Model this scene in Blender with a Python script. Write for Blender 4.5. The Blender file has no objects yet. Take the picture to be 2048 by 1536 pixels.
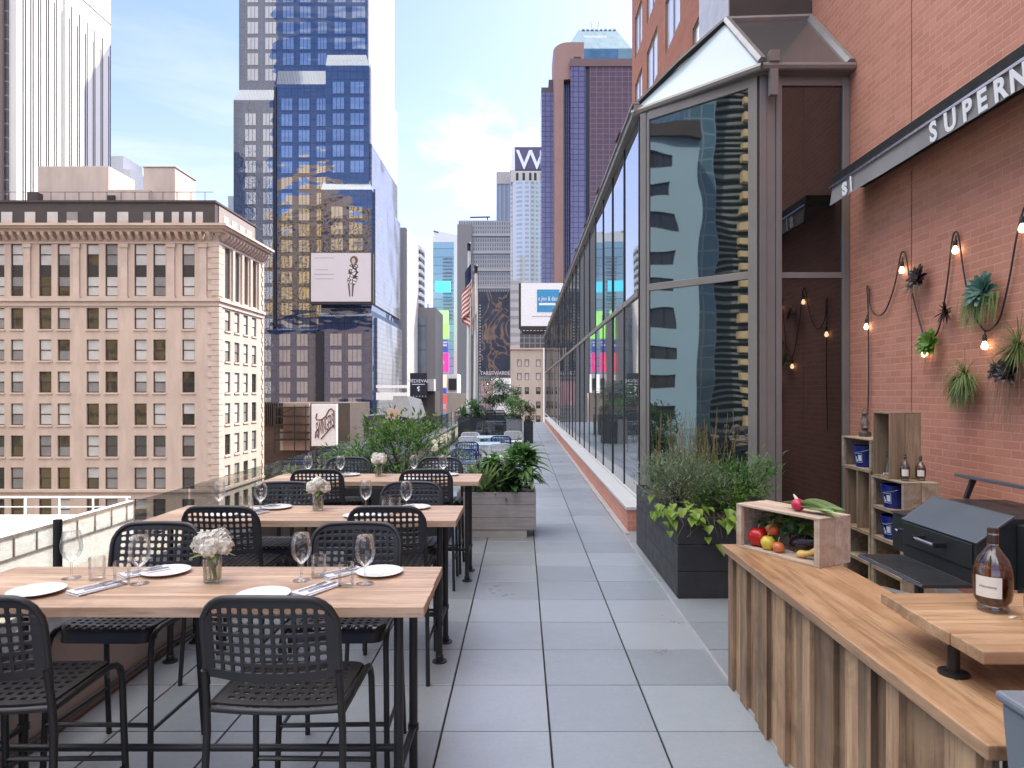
import bpy, bmesh, math, random
from mathutils import Vector, Matrix
R = math.radians
random.seed(7)
SC = bpy.context.scene
COL = SC.collection
FP, CX, CY, EYE = 1360.0, 1044.0, 785.0, 1.92   # focal length and principal point in photo pixels, eye height


def X(px, Y): return (px - CX) / FP * Y
def Z(py, Y): return EYE - (py - CY) / FP * Y
def at(px, py, Y): return Vector((X(px, Y), Y, Z(py, Y)))


# ------------------------------------------------------------------ mesh builder
class MB:
    def __init__(s):
        s.v = []; s.f = []; s.mi = []; s.cm = 0

    def add(s, vs, fs):
        o = len(s.v)
        s.v.extend([tuple(p) for p in vs])
        for f in fs:
            s.f.append(tuple(i + o for i in f)); s.mi.append(s.cm)
        return s

    def quad(s, a, b, c, d): return s.add([a, b, c, d], [(0, 1, 2, 3)])
    def poly(s, pts): return s.add(pts, [tuple(range(len(pts)))])

    def hexa(s, p):   # p: 4 bottom ccw, 4 top ccw
        return s.add(p, [(3, 2, 1, 0), (4, 5, 6, 7), (0, 1, 5, 4), (1, 2, 6, 5), (2, 3, 7, 6), (3, 0, 4, 7)])

    def box(s, x0, x1, y0, y1, z0, z1):
        return s.hexa([(x0, y0, z0), (x1, y0, z0), (x1, y1, z0), (x0, y1, z0), (x0, y0, z1), (x1, y0, z1), (x1, y1, z1), (x0, y1, z1)])

    def obox(s, c, size, rz=0, rx=0, ry=0):   # centred box with rotation
        m = Matrix.Translation(c) @ Matrix.Rotation(rz, 4, 'Z') @ Matrix.Rotation(ry, 4, 'Y') @ Matrix.Rotation(rx, 4, 'X')
        a, b, d = size[0] / 2, size[1] / 2, size[2] / 2
        return s.hexa([m @ Vector(q) for q in [(-a, -b, -d), (a, -b, -d), (a, b, -d), (-a, b, -d), (-a, -b, d), (a, -b, d), (a, b, d), (-a, b, d)]])

    def prism(s, pts, ext):
        n = len(pts); e = Vector(ext)
        pts = [Vector(p) for p in pts]
        vs = pts + [p + e for p in pts]
        fs = [tuple(range(n))[::-1], tuple(range(n, 2 * n))] + [(i, (i + 1) % n, n + (i + 1) % n, n + i) for i in range(n)]
        return s.add(vs, fs)

    def tube(s, pts, r, n=8, closed=False):
        pts = [Vector(p) for p in pts]; k = len(pts)
        rs = r if isinstance(r, (list, tuple)) else [r] * k
        vs = []; t0 = None; u = None
        for i, p in enumerate(pts):
            if closed: t = pts[(i + 1) % k] - pts[i - 1]
            elif i == 0: t = pts[1] - p
            elif i == k - 1: t = p - pts[i - 1]
            else: t = (pts[i + 1] - p).normalized() + (p - pts[i - 1]).normalized()
            t = t.normalized() if t.length > 1e-9 else Vector((0, 0, 1))
            if u is None:
                u = t.cross(Vector((0, 0, 1)))
                if u.length < .05: u = t.cross(Vector((1, 0, 0)))
            else:
                u = u - t * u.dot(t)
                if u.length < 1e-6: u = t.orthogonal()
            u.normalize(); w = t.cross(u)
            for j in range(n):
                a = 2 * math.pi * j / n
                vs.append(p + (u * math.cos(a) + w * math.sin(a)) * rs[i])
        fs = []
        for i in range(k if closed else k - 1):
            i2 = (i + 1) % k
            for j in range(n):
                fs.append((i * n + j, i * n + (j + 1) % n, i2 * n + (j + 1) % n, i2 * n + j))
        if not closed:
            fs.append(tuple(range(n))[::-1]); fs.append(tuple((k - 1) * n + j for j in range(n)))
        return s.add(vs, fs)

    def lathe(s, prof, c=(0, 0, 0), n=24, cap=True):
        vs = []; k = len(prof)
        for r, z in prof:
            for j in range(n):
                a = 2 * math.pi * j / n
                vs.append((c[0] + r * math.cos(a), c[1] + r * math.sin(a), c[2] + z))
        fs = [(i * n + j, i * n + (j + 1) % n, (i + 1) * n + (j + 1) % n, (i + 1) * n + j) for i in range(k - 1) for j in range(n)]
        if cap:
            fs.append(tuple(range(n))[::-1]); fs.append(tuple((k - 1) * n + j for j in range(n)))
        return s.add(vs, fs)

    def ball(s, c, r, nu=14, nv=9, jit=0, sq=1.0):
        if not isinstance(r, (tuple, list)): r = (r, r, r)
        prof = []
        vs = []; 
        for i in range(1, nv):
            th = math.pi * i / nv
            for j in range(nu):
                a = 2 * math.pi * j / nu; k = 1 + random.uniform(-jit, jit)
                vs.append((c[0] + r[0] * k * math.sin(th) ** sq * math.cos(a), c[1] + r[1] * k * math.sin(th) ** sq * math.sin(a), c[2] - r[2] * k * math.cos(th)))
        m = len(vs)
        vs += [(c[0], c[1], c[2] - r[2]), (c[0], c[1], c[2] + r[2])]
        fs = [(i * nu + j, i * nu + (j + 1) % nu, (i + 1) * nu + (j + 1) % nu, (i + 1) * nu + j) for i in range(nv - 2) for j in range(nu)]
        fs += [(m, (j + 1) % nu, j) for j in range(nu)] + [(m + 1, (nv - 2) * nu + j, (nv - 2) * nu + (j + 1) % nu) for j in range(nu)]
        return s.add(vs, fs)

    def leaf(s, p, d, L, W, droop=.3, segs=3, fold=.15, up=None, tip=.05, shape=None):
        """a bent leaf blade from p along d"""
        d = Vector(d).normalized(); p = Vector(p)
        up = Vector(up) if up else Vector((0, 0, 1))
        side = d.cross(up)
        if side.length < .05: side = d.cross(Vector((1, 0, 0)))
        side.normalize(); nrm = side.cross(d)
        vs = []; fs = []
        q = p.copy()
        for i in range(segs + 1):
            t = i / segs
            w = shape(t) * W if shape else W * (math.sin(math.pi * (.12 + .88 * t) ** .8) if t < 1 else tip)
            vs += [q - side * w / 2 + nrm * fold * w, q.copy(), q + side * w / 2 + nrm * fold * w]
            dd = (d + Vector((0, 0, -1)) * droop * (t + .3)).normalized()
            q = q + dd * L / segs
        for i in range(segs):
            a = i * 3
            fs += [(a, a + 1, a + 4, a + 3), (a + 1, a + 2, a + 5, a + 4)]
        return s.add(vs, fs)

    def join(s, o, m=None):
        return s.add([(m @ Vector(p)) if m else p for p in o.v], o.f)


ORG = {}      # world origin of each thing, so that parts can be built in world coordinates


def mesh_of(name, mb, mats, smooth=None, off=None, fix=True):
    me = bpy.data.meshes.new(name)
    v = mb.v
    if off is not None: v = [(p[0] - off[0], p[1] - off[1], p[2] - off[2]) for p in v]
    me.from_pydata(v, [], mb.f)
    for m in (mats if isinstance(mats, (list, tuple)) else [mats]): me.materials.append(m)
    if isinstance(mats, (list, tuple)) and len(mats) > 1: me.polygons.foreach_set('material_index', mb.mi)
    if fix:
        bm = bmesh.new(); bm.from_mesh(me)
        bmesh.ops.recalc_face_normals(bm, faces=bm.faces); bm.to_mesh(me); bm.free()
    if smooth is not None:
        me.polygons.foreach_set('use_smooth', [True] * len(me.polygons))
        me.set_sharp_from_angle(angle=R(smooth))
    me.update()
    return me


def bevel(o, w, seg=2, ang=40):
    m = o.modifiers.new('bevel', 'BEVEL'); m.width = w; m.segments = seg; m.limit_method = 'ANGLE'; m.angle_limit = R(ang)
    return o


def thing(name, label, cat, loc=(0, 0, 0), group=None, kind=None, rz=0):
    o = bpy.data.objects.new(name, None); COL.objects.link(o)
    o.location = loc; o.rotation_euler = (0, 0, rz)
    o['label'] = label; o['category'] = cat
    if group: o['group'] = group
    if kind: o['kind'] = kind
    o.empty_display_size = .1
    ORG[o] = Vector(loc)
    return o


def part(name, mb, mats, parent, smooth=None, bev=None, fix=True, label=None, kind=None):
    me = mesh_of(name, mb, mats, smooth, ORG.get(parent), fix)
    o = bpy.data.objects.new(name, me); COL.objects.link(o)
    o.parent = parent; ORG[o] = ORG.get(parent, Vector((0, 0, 0)))
    if bev: bevel(o, bev)
    if label: o['label'] = label
    if kind: o['kind'] = kind
    return o


def solo(name, mb, mats, label=None, cat=None, loc=(0, 0, 0), group=None, kind=None, smooth=None, bev=None, fix=True):
    me = mesh_of(name, mb, mats, smooth, Vector(loc), fix)
    o = bpy.data.objects.new(name, me); COL.objects.link(o); o.location = loc
    if label: o['label'] = label
    if cat: o['category'] = cat
    if group: o['group'] = group
    if kind: o['kind'] = kind
    if bev: bevel(o, bev)
    ORG[o] = Vector(loc)
    return o


def dup(root, loc, rz=0, label=None, scale=None, swap=None):
    """copy of a thing with copies of its parts and sub-parts (mesh data shared)"""
    def cp(o, parent):
        c = o.copy(); COL.objects.link(c)
        if parent is not None: c.parent = parent
        if swap and o.type == 'MESH' and o.data.materials and o.data.materials[0].name in swap:
            key = (o.data.name, id(swap))
            if key not in SWAPPED:
                m = o.data.copy(); m.materials[0] = swap[o.data.materials[0].name]; SWAPPED[key] = m
            c.data = SWAPPED[key]
        for ch in list(KIDS.get(o, [])): cp(ch, c)
        return c
    c = cp(root, None)
    c.location = loc; c.rotation_euler = (0, 0, rz)
    if scale: c.scale = scale
    if label: c['label'] = label
    return c


SWAPPED = {}
KIDS = {}


def proto(root):      # remember the tree of a finished thing
    KIDS.clear()
    for o in COL.objects:
        if o.parent: KIDS.setdefault(o.parent, []).append(o)
    return root


def text_mb(txt, size, m, extrude=.002, align='LEFT', spacing=1.0, sx=1.0, shear=0, offset=0):
    """letters as a mesh, laid out in the plane given by matrix m (x right, y up)"""
    cu = bpy.data.curves.new('lettering', 'FONT')
    cu.body = txt; cu.size = size; cu.extrude = extrude; cu.align_x = align; cu.space_character = spacing; cu.shear = shear; cu.offset = offset
    cu.resolution_u = 3
    o = bpy.data.objects.new('lettering', cu); COL.objects.link(o)
    dg = bpy.context.evaluated_depsgraph_get(); dg.update()
    me = bpy.data.meshes.new_from_object(o.evaluated_get(dg))
    b = MB(); b.add([m @ Vector((v.co.x * sx, v.co.y, v.co.z)) for v in me.vertices], [tuple(p.vertices) for p in me.polygons])
    bpy.data.objects.remove(o); bpy.data.curves.remove(cu); bpy.data.meshes.remove(me)
    return b


def face_m(origin, right, up):
    r = Vector(right).normalized(); u = Vector(up).normalized(); n = r.cross(u)
    return Matrix.Translation(origin) @ Matrix((r, u, n)).transposed().to_4x4()


# ------------------------------------------------------------------ materials
def _mat(name):
    m = bpy.data.materials.new(name); m.use_nodes = True
    nt = m.node_tree; b = nt.nodes['Principled BSDF']
    return m, nt, b


def nd(nt, t, **k):
    n = nt.nodes.new(t)
    for a, v in k.items(): setattr(n, a, v)
    return n


def rgb(c): return (c[0], c[1], c[2], 1)


def mixc(nt, fac, a, b, blend='MIX'):
    n = nd(nt, 'ShaderNodeMix', data_type='RGBA', blend_type=blend)
    for sock, v in ((n.inputs[0], fac), (n.inputs[6], a), (n.inputs[7], b)):
        if isinstance(v, (int, float)): sock.default_value = v
        elif isinstance(v, tuple): sock.default_value = rgb(v)
        else: nt.links.new(v, sock)
    return n.outputs[2]


def ramp(nt, val, lo, hi, a=0.0, b=1.0):
    n = nd(nt, 'ShaderNodeMapRange'); n.clamp = True
    nt.links.new(val, n.inputs[0]); n.inputs[1].default_value = lo; n.inputs[2].default_value = hi
    n.inputs[3].default_value = a; n.inputs[4].default_value = b
    return n.outputs[0]


def noise(nt, scale, detail=4, rough=.55, sc3=None, dist=0, coord='Object'):
    tc = nd(nt, 'ShaderNodeTexCoord'); mp = nd(nt, 'ShaderNodeMapping')
    nt.links.new(tc.outputs[coord], mp.inputs[0])
    if sc3: mp.inputs['Scale'].default_value = sc3
    n = nd(nt, 'ShaderNodeTexNoise'); n.inputs['Scale'].default_value = scale; n.inputs['Detail'].default_value = detail
    n.inputs['Roughness'].default_value = rough; n.inputs['Distortion'].default_value = dist
    nt.links.new(mp.outputs[0], n.inputs['Vector'])
    return n.outputs[0]


def bump(nt, b, h, strength=.3, dist=.01):
    n = nd(nt, 'ShaderNodeBump'); n.inputs['Strength'].default_value = strength; n.inputs['Distance'].default_value = dist
    nt.links.new(h, n.inputs['Height']); nt.links.new(n.outputs[0], b.inputs['Normal'])
    return n


def isl(nt): return nd(nt, 'ShaderNodeNewGeometry').outputs['Random Per Island']


def mat(name, col, rough=.5, metal=0, var=.12, scale=4, bmp=0, bscale=60, bdist=.004, ior=None, island=0, sc3=None):
    """plain surface with patchy colour, gloss variation and optional bump"""
    m, nt, b = _mat(name)
    f = noise(nt, scale, 5, .6, sc3)
    lo = tuple(c * (1 - var) for c in col); hi = tuple(min(1, c * (1 + var)) for c in col)
    c = mixc(nt, ramp(nt, f, .3, .7), lo, hi)
    if island:
        c = mixc(nt, 1.0, c, mixc(nt, isl(nt), (1 - island,) * 3, (1 + island,) * 3), 'MULTIPLY')
    nt.links.new(c, b.inputs['Base Color'])
    nt.links.new(ramp(nt, noise(nt, scale * 2.3, 3), .3, .7, rough * .85, min(1, rough * 1.15)), b.inputs['Roughness'])
    b.inputs['Metallic'].default_value = metal
    if ior: b.inputs['IOR'].default_value = ior
    if bmp: bump(nt, b, noise(nt, bscale, 4), bmp, bdist)
    return m


def wood(name, c1, c2, axis=0, scale=1.0, rough=.45, island=.2, dark=None, grain=1.0, wear=.4):
    """long grained boards; axis is the direction of the grain"""
    m, nt, b = _mat(name)
    s = [14 * scale] * 3; s[axis] = .9 * scale
    tc = nd(nt, 'ShaderNodeTexCoord'); mp = nd(nt, 'ShaderNodeMapping'); mp.inputs['Scale'].default_value = s
    ri = isl(nt); cmb = nd(nt, 'ShaderNodeVectorMath', operation='ADD')
    sca = nd(nt, 'ShaderNodeMath', operation='MULTIPLY'); nt.links.new(ri, sca.inputs[0]); sca.inputs[1].default_value = 37.0
    nt.links.new(tc.outputs['Object'], mp.inputs[0]); nt.links.new(mp.outputs[0], cmb.inputs[0]); nt.links.new(sca.outputs[0], cmb.inputs[1])
    n1 = nd(nt, 'ShaderNodeTexNoise'); n1.inputs['Scale'].default_value = 1.0; n1.inputs['Detail'].default_value = 6; n1.inputs['Distortion'].default_value = 1.2
    n2 = nd(nt, 'ShaderNodeTexNoise'); n2.inputs['Scale'].default_value = 5.0; n2.inputs['Detail'].default_value = 4; n2.inputs['Roughness'].default_value = .7
    for n in (n1, n2): nt.links.new(cmb.outputs[0], n.inputs['Vector'])
    c = mixc(nt, ramp(nt, n1.outputs[0], .38, .63), c1, c2)
    dk = dark or tuple(x * .45 for x in c1)
    c = mixc(nt, ramp(nt, n2.outputs[0], .54, .72, 0, .7 * grain), c, dk)
    c = mixc(nt, 1.0, c, mixc(nt, ri, (1 - island,) * 3, (1 + island * .6,) * 3), 'MULTIPLY')
    wear_ = noise(nt, 2.6, 6, .65, None, .6)
    c = mixc(nt, ramp(nt, wear_, .5, .72, 0, wear), c, dk)
    c = mixc(nt, ramp(nt, wear_, .3, .44, wear * .5, 0), c, tuple(min(1, x * 1.25) for x in c2))
    nt.links.new(c, b.inputs['Base Color'])
    nt.links.new(ramp(nt, n1.outputs[0], .3, .7, rough * .8, rough * 1.25), b.inputs['Roughness'])
    bump(nt, b, n2.outputs[0], .25, .004)
    return m


def glassy(name, col, rough=.03, ior=2.2, wav=0, wscale=.6, wdist=.05, var=.2, scale=.2, sc3=None, metal=0):
    """opaque-looking coated window glass: dark body, clear reflection, slightly wavy"""
    m, nt, b = _mat(name)
    f = noise(nt, scale, 2)
    c = mixc(nt, ramp(nt, f, .35, .65), tuple(x * (1 - var) for x in col), tuple(min(1, x * (1 + var)) for x in col))
    nt.links.new(c, b.inputs['Base Color'])
    b.inputs['Roughness'].default_value = rough; b.inputs['IOR'].default_value = ior; b.inputs['Metallic'].default_value = metal
    if wav: bump(nt, b, noise(nt, wscale, 1, .4, sc3), wav, wdist)
    return m


def clear(name, tint=(1, 1, 1), ior=1.5, rough=0.0, boost=0.0, top=.6):
    """thin clear glass"""
    m = bpy.data.materials.new(name); m.use_nodes = True; nt = m.node_tree; nt.nodes.clear()
    out = nd(nt, 'ShaderNodeOutputMaterial'); mx = nd(nt, 'ShaderNodeMixShader')
    tr = nd(nt, 'ShaderNodeBsdfTransparent'); tr.inputs[0].default_value = rgb(tint)
    gl = nd(nt, 'ShaderNodeBsdfGlossy'); gl.inputs['Roughness'].default_value = rough
    fr = nd(nt, 'ShaderNodeLayerWeight'); fr.inputs[0].default_value = .35
    r_ = ramp(nt, fr.outputs['Fresnel'], 0, 1, .015 + boost, top)
    nt.links.new(r_, mx.inputs[0]); nt.links.new(tr.outputs[0], mx.inputs[1]); nt.links.new(gl.outputs[0], mx.inputs[2])
    nt.links.new(mx.outputs[0], out.inputs[0])
    return m


def leafmat(name, c1, c2, trans=.35, rough=.5):
    m = bpy.data.materials.new(name); m.use_nodes = True; nt = m.node_tree; b = nt.nodes['Principled BSDF']
    out = nt.nodes['Material Output']
    r = isl(nt)
    c = mixc(nt, r, c1, c2)
    c = mixc(nt, ramp(nt, noise(nt, 9, 3), .3, .7, 0, .35), c, tuple(x * .6 for x in c1))
    nt.links.new(c, b.inputs['Base Color']); b.inputs['Roughness'].default_value = rough
    tl = nd(nt, 'ShaderNodeBsdfTranslucent'); nt.links.new(c, tl.inputs[0])
    mx = nd(nt, 'ShaderNodeMixShader'); mx.inputs[0].default_value = trans
    nt.links.new(b.outputs[0], mx.inputs[1]); nt.links.new(tl.outputs[0], mx.inputs[2]); nt.links.new(mx.outputs[0], out.inputs[0])
    return m


def brick(name, c1, c2, mortar, bw=.24, bh=.08, ms=.008, var=.25, bmp=.4, rough=.8, bias=0, off=.5):
    """courses of brick (or any running grid) on vertical walls: u = x + y, v = z"""
    m, nt, b = _mat(name)
    tc = nd(nt, 'ShaderNodeTexCoord'); sp = nd(nt, 'ShaderNodeSeparateXYZ'); nt.links.new(tc.outputs['Object'], sp.inputs[0])
    ad = nd(nt, 'ShaderNodeMath', operation='ADD'); nt.links.new(sp.outputs[0], ad.inputs[0]); nt.links.new(sp.outputs[1], ad.inputs[1])
    cb = nd(nt, 'ShaderNodeCombineXYZ'); nt.links.new(ad.outputs[0], cb.inputs[0]); nt.links.new(sp.outputs[2], cb.inputs[1])
    t = nd(nt, 'ShaderNodeTexBrick'); t.offset = off; nt.links.new(cb.outputs[0], t.inputs['Vector'])
    t.inputs['Color1'].default_value = rgb(c1); t.inputs['Color2'].default_value = rgb(c2); t.inputs['Mortar'].default_value = rgb(mortar)
    t.inputs['Scale'].default_value = 1.0; t.inputs['Brick Width'].default_value = bw; t.inputs['Row Height'].default_value = bh
    t.inputs['Mortar Size'].default_value = ms; t.inputs['Mortar Smooth'].default_value = .3; t.inputs['Bias'].default_value = bias
    f = noise(nt, .9, 5, .6)
    c = mixc(nt, ramp(nt, f, .3, .7, 0, var), t.outputs['Color'], tuple(x * .6 for x in c1))
    nt.links.new(c, b.inputs['Base Color']); b.inputs['Roughness'].default_value = rough
    if bmp:
        h = nd(nt, 'ShaderNodeMath', operation='SUBTRACT'); nt.links.new(noise(nt, 40, 3), h.inputs[0]); nt.links.new(t.outputs['Fac'], h.inputs[1])
        bump(nt, b, h.outputs[0], bmp, .006)
    return m, nt, b


def curtain(name, glass, line, bw, bh, ms, ior=2.0, rough=.06, wav=.15, wscale=.3, wdist=.2, g2=None, var=.15, sc3=None):
    """curtain wall: wavy reflecting glass with a grid of thin mullions"""
    m, nt, b = brick(name, glass, g2 or tuple(x * 1.3 for x in glass), line, bw, bh, ms, var, 0, rough, 0, 0)
    b.inputs['IOR'].default_value = ior
    if wav: bump(nt, b, noise(nt, wscale, 1, .4, sc3), wav, wdist)
    return m


def emit(name, col, s):
    m, nt, b = _mat(name)
    b.inputs['Base Color'].default_value = rgb(col); b.inputs['Emission Color'].default_value = rgb(col); b.inputs['Emission Strength'].default_value = s
    return m


# ------------------------------------------------------------------ walls with real openings
def holed(mb, face, c, u0, u1, z0, z1, us, zs, depth, skip=None):
    """wall in plane 'front' (y=c, facing -y), 'right' (x=c, facing +x), 'left' (x=c, facing -x), openings us x zs with reveals"""
    if face == 'front': P = lambda u, z, d=0: (u, c + d, z)
    elif face == 'right': P = lambda u, z, d=0: (c - d, u, z)
    else: P = lambda u, z, d=0: (c + d, u, z)
    ue = sorted({u0, u1, *[a for p in us for a in p]}); ze = sorted({z0, z1, *[a for p in zs for a in p]})
    ue = [u for u in ue if u0 <= u <= u1]; ze = [z for z in ze if z0 <= z <= z1]
    for i in range(len(ue) - 1):
        for j in range(len(ze) - 1):
            um = (ue[i] + ue[i + 1]) / 2; zm = (ze[j] + ze[j + 1]) / 2
            op = any(a < um < b for a, b in us) and any(a < zm < b for a, b in zs) and not (skip and skip(um, zm))
            a, b, e, f = ue[i], ue[i + 1], ze[j], ze[j + 1]
            if not op: mb.quad(P(a, e), P(b, e), P(b, f), P(a, f))
            else:
                mb.quad(P(a, e), P(b, e), P(b, e, depth), P(a, e, depth)); mb.quad(P(a, f), P(b, f), P(b, f, depth), P(a, f, depth))
                mb.quad(P(a, e), P(a, f), P(a, f, depth), P(a, e, depth)); mb.quad(P(b, e), P(b, f), P(b, f, depth), P(b, e, depth))
    return P
# ------------------------------------------------------------------ camera, sky and sun
cam = bpy.data.cameras.new('camera'); co = bpy.data.objects.new('camera', cam); COL.objects.link(co); SC.camera = co
co.location = (0, 0, EYE); co.rotation_euler = (R(90), 0, 0)
cam.sensor_width = 36; cam.lens = FP / 2048 * 36; cam.clip_start = .05; cam.clip_end = 6000
cam.shift_x = -(CX - 1024) / 2048; cam.shift_y = (CY - 768) / 2048

SUN_EL, SUN_AZ = R(46), R(47)      # azimuth clockwise from +y (down the terrace): sun to the right and ahead
sd = Vector((math.sin(SUN_AZ) * math.cos(SUN_EL), math.cos(SUN_AZ) * math.cos(SUN_EL), math.sin(SUN_EL)))
sl = bpy.data.lights.new('sun', 'SUN'); so = bpy.data.objects.new('sun', sl); COL.objects.link(so)
sl.energy = 2.8; sl.angle = R(.53); sl.color = (1, .93, .82)
so.rotation_euler = (-sd).to_track_quat('-Z', 'Y').to_euler(); so.location = (60, 40, 90)

w = bpy.data.worlds.new('World'); SC.world = w; w.use_nodes = True
nt = w.node_tree; bg = nt.nodes['Background']
sky = nd(nt, 'ShaderNodeTexSky', sky_type='NISHITA'); sky.sun_disc = False
sky.sun_elevation = SUN_EL; sky.sun_rotation = SUN_AZ; sky.air_density = 1.0; sky.dust_density = 1.2; sky.ozone_density = 1.6
# clouds: a low bank over the end of the street, wisps to the left
tc = nd(nt, 'ShaderNodeTexCoord')
def wnoise(scale, sc3, detail=8, rough=.58, dist=.3, off=(0, 0, 0)):
    mp = nd(nt, 'ShaderNodeMapping'); mp.inputs['Scale'].default_value = sc3; mp.inputs['Location'].default_value = off
    nt.links.new(tc.outputs['Generated'], mp.inputs[0])
    n = nd(nt, 'ShaderNodeTexNoise'); n.inputs['Scale'].default_value = scale; n.inputs['Detail'].default_value = detail
    n.inputs['Roughness'].default_value = rough; n.inputs['Distortion'].default_value = dist
    nt.links.new(mp.outputs[0], n.inputs['Vector']); return n.outputs[0]
def near(d, r0, r1, sc3=(1, 1, 1)):
    d = Vector(d).normalized()
    s_ = nd(nt, 'ShaderNodeVectorMath', operation='SUBTRACT'); nt.links.new(tc.outputs['Generated'], s_.inputs[0]); s_.inputs[1].default_value = d
    m_ = nd(nt, 'ShaderNodeVectorMath', operation='MULTIPLY'); nt.links.new(s_.outputs[0], m_.inputs[0]); m_.inputs[1].default_value = sc3
    l = nd(nt, 'ShaderNodeVectorMath', operation='LENGTH'); nt.links.new(m_.outputs[0], l.inputs[0])
    return ramp(nt, l.outputs['Value'], r0, r1, 1, 0)
def mth(op, a, b):
    n = nd(nt, 'ShaderNodeMath', operation=op); n.use_clamp = True
    for i, v in ((0, a), (1, b)):
        if isinstance(v, (int, float)): n.inputs[i].default_value = v
        else: nt.links.new(v, n.inputs[i])
    return n.outputs[0]
n1 = wnoise(9.0, (1, 1, 1.6), 9, .6, .5, (.31, 0, .12))
bank = mth('MULTIPLY', near((-.05, 1, .345), .02, .17, (1, 1, 1.6)), ramp(nt, mth('ADD', n1, mth('MULTIPLY', near((-.03, 1, .335), .0, .15, (1, 1, 1.7)), .25)), .58, .72))
wisp = mth('MULTIPLY', ramp(nt, wnoise(2.6, (1, 1, 5), 6, .6, .4, (1.3, .2, .4)), .48, .78, 0, .5), near((-.45, 1, .3), .1, .42, (1, 1, 1.6)))
pd = mth('ADD', bank, wisp)
sepd = nd(nt, 'ShaderNodeSeparateXYZ'); nt.links.new(tc.outputs['Generated'], sepd.inputs[0])
hz = mth('MULTIPLY', ramp(nt, sepd.outputs[2], .0, .42, .75, 0), ramp(nt, sepd.outputs[1], -.35, .25, .25, 1))
SKYM = 1.0
c0 = mixc(nt, hz, mixc(nt, 1.0, sky.outputs[0], (.64, .60, .80), 'MULTIPLY'), (1.8, 2.0, 2.45))
c1 = mixc(nt, pd, c0, (2.7, 2.7, 2.66))
# bright broken cloud added out of view, mainly overhead, to fill the shade
ov = nd(nt, 'ShaderNodeMath', operation='MULTIPLY_ADD'); nt.links.new(sepd.outputs[1], ov.inputs[0]); ov.inputs[1].default_value = -.06; nt.links.new(sepd.outputs[2], ov.inputs[2])
fill_cloud = mth('MULTIPLY', ramp(nt, ov.outputs[0], .50, .74), ramp(nt, wnoise(2.2, (1, 1, 1.3), 7, .55, .3, (.7, .1, 0)), .36, .6, .25, 1))
c1 = mixc(nt, fill_cloud, c1, (13.0, 12.6, 12.1))
nt.links.new(c1, bg.inputs['Color']); bg.inputs['Strength'].default_value = .15

SC.view_settings.view_transform = 'Standard'; SC.view_settings.look = 'None'; SC.view_settings.exposure = 1.68; SC.view_settings.gamma = 1
SC.view_settings.use_curve_mapping = False
SC.render.engine = 'CYCLES'
cy = SC.cycles
cy.max_bounces = 8; cy.diffuse_bounces = 4; cy.glossy_bounces = 4; cy.transparent_max_bounces = 24; cy.transmission_bounces = 4
cy.use_denoising = True; cy.caustics_reflective = False; cy.caustics_refractive = False; cy.sample_clamp_indirect = 6

# ------------------------------------------------------------------ shared materials
M = {}
M['asphalt'] = mat('asphalt', (.05, .05, .052), .9)
M['black_metal'] = mat('black_metal', (.012, .012, .013), .42, 0, .2, 8, .15, 300, .0006)
M['black_plastic'] = mat('black_plastic', (.022, .022, .024), .42, 0, .15, 6, .12, 250, .0006)
M['white_paint'] = mat('white_paint', (.8, .79, .76), .6)
M['concrete'] = mat('concrete', (.42, .40, .37), .85, 0, .12, .7)
M['alu'] = mat('bronze_aluminium', (.24, .22, .205), .38, .3, .08, 2)
M['darkroof'] = mat('dark_roof', (.09, .09, .095), .6)
M['steel'] = mat('steel', (.55, .55, .56), .25, 1, .05)
M['glass'] = clear('clear_glass', (.97, .98, .98))

# ------------------------------------------------------------------ ground and terrace floor
g = MB(); g.quad((-2500, -1500, -34), (2500, -1500, -34), (2500, 3500, -34), (-2500, 3500, -34))
solo('ground', g, M['asphalt'], kind='structure', fix=False)

m, nt, b = _mat('porcelain_tile')
ri = isl(nt)
f1 = noise(nt, 1.3, 5, .6); f2 = noise(nt, 35, 5, .7)
c = mixc(nt, ri, (.20, .222, .245), (.29, .313, .335))
c = mixc(nt, ramp(nt, f1, .3, .72, 0, .45), c, (.20, .255, .29))
c = mixc(nt, ramp(nt, noise(nt, .55, 6, .65, None, .5), .52, .72, 0, .45), c, (.155, .16, .17))
c = mixc(nt, ramp(nt, noise(nt, 11, 8, .75), .48, .8, 0, .35), c, (.34, .35, .36))
c = mixc(nt, ramp(nt, f2, .48, .8, 0, .28), c, (.15, .155, .16))
nt.links.new(c, b.inputs['Base Color'])
nt.links.new(ramp(nt, f1, .3, .7, .27, .42), b.inputs['Roughness']); b.inputs['IOR'].default_value = 1.6
bump(nt, b, noise(nt, 90, 4, .6), .06, .002)
M['tile'] = m
T = .612; gx = .1585 % T; gy = 3.854 % T
fl = MB(); J = .0055
ix0, ix1 = math.floor((-2.63 - gx) / T), math.ceil((4.24 - gx) / T)
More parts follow.
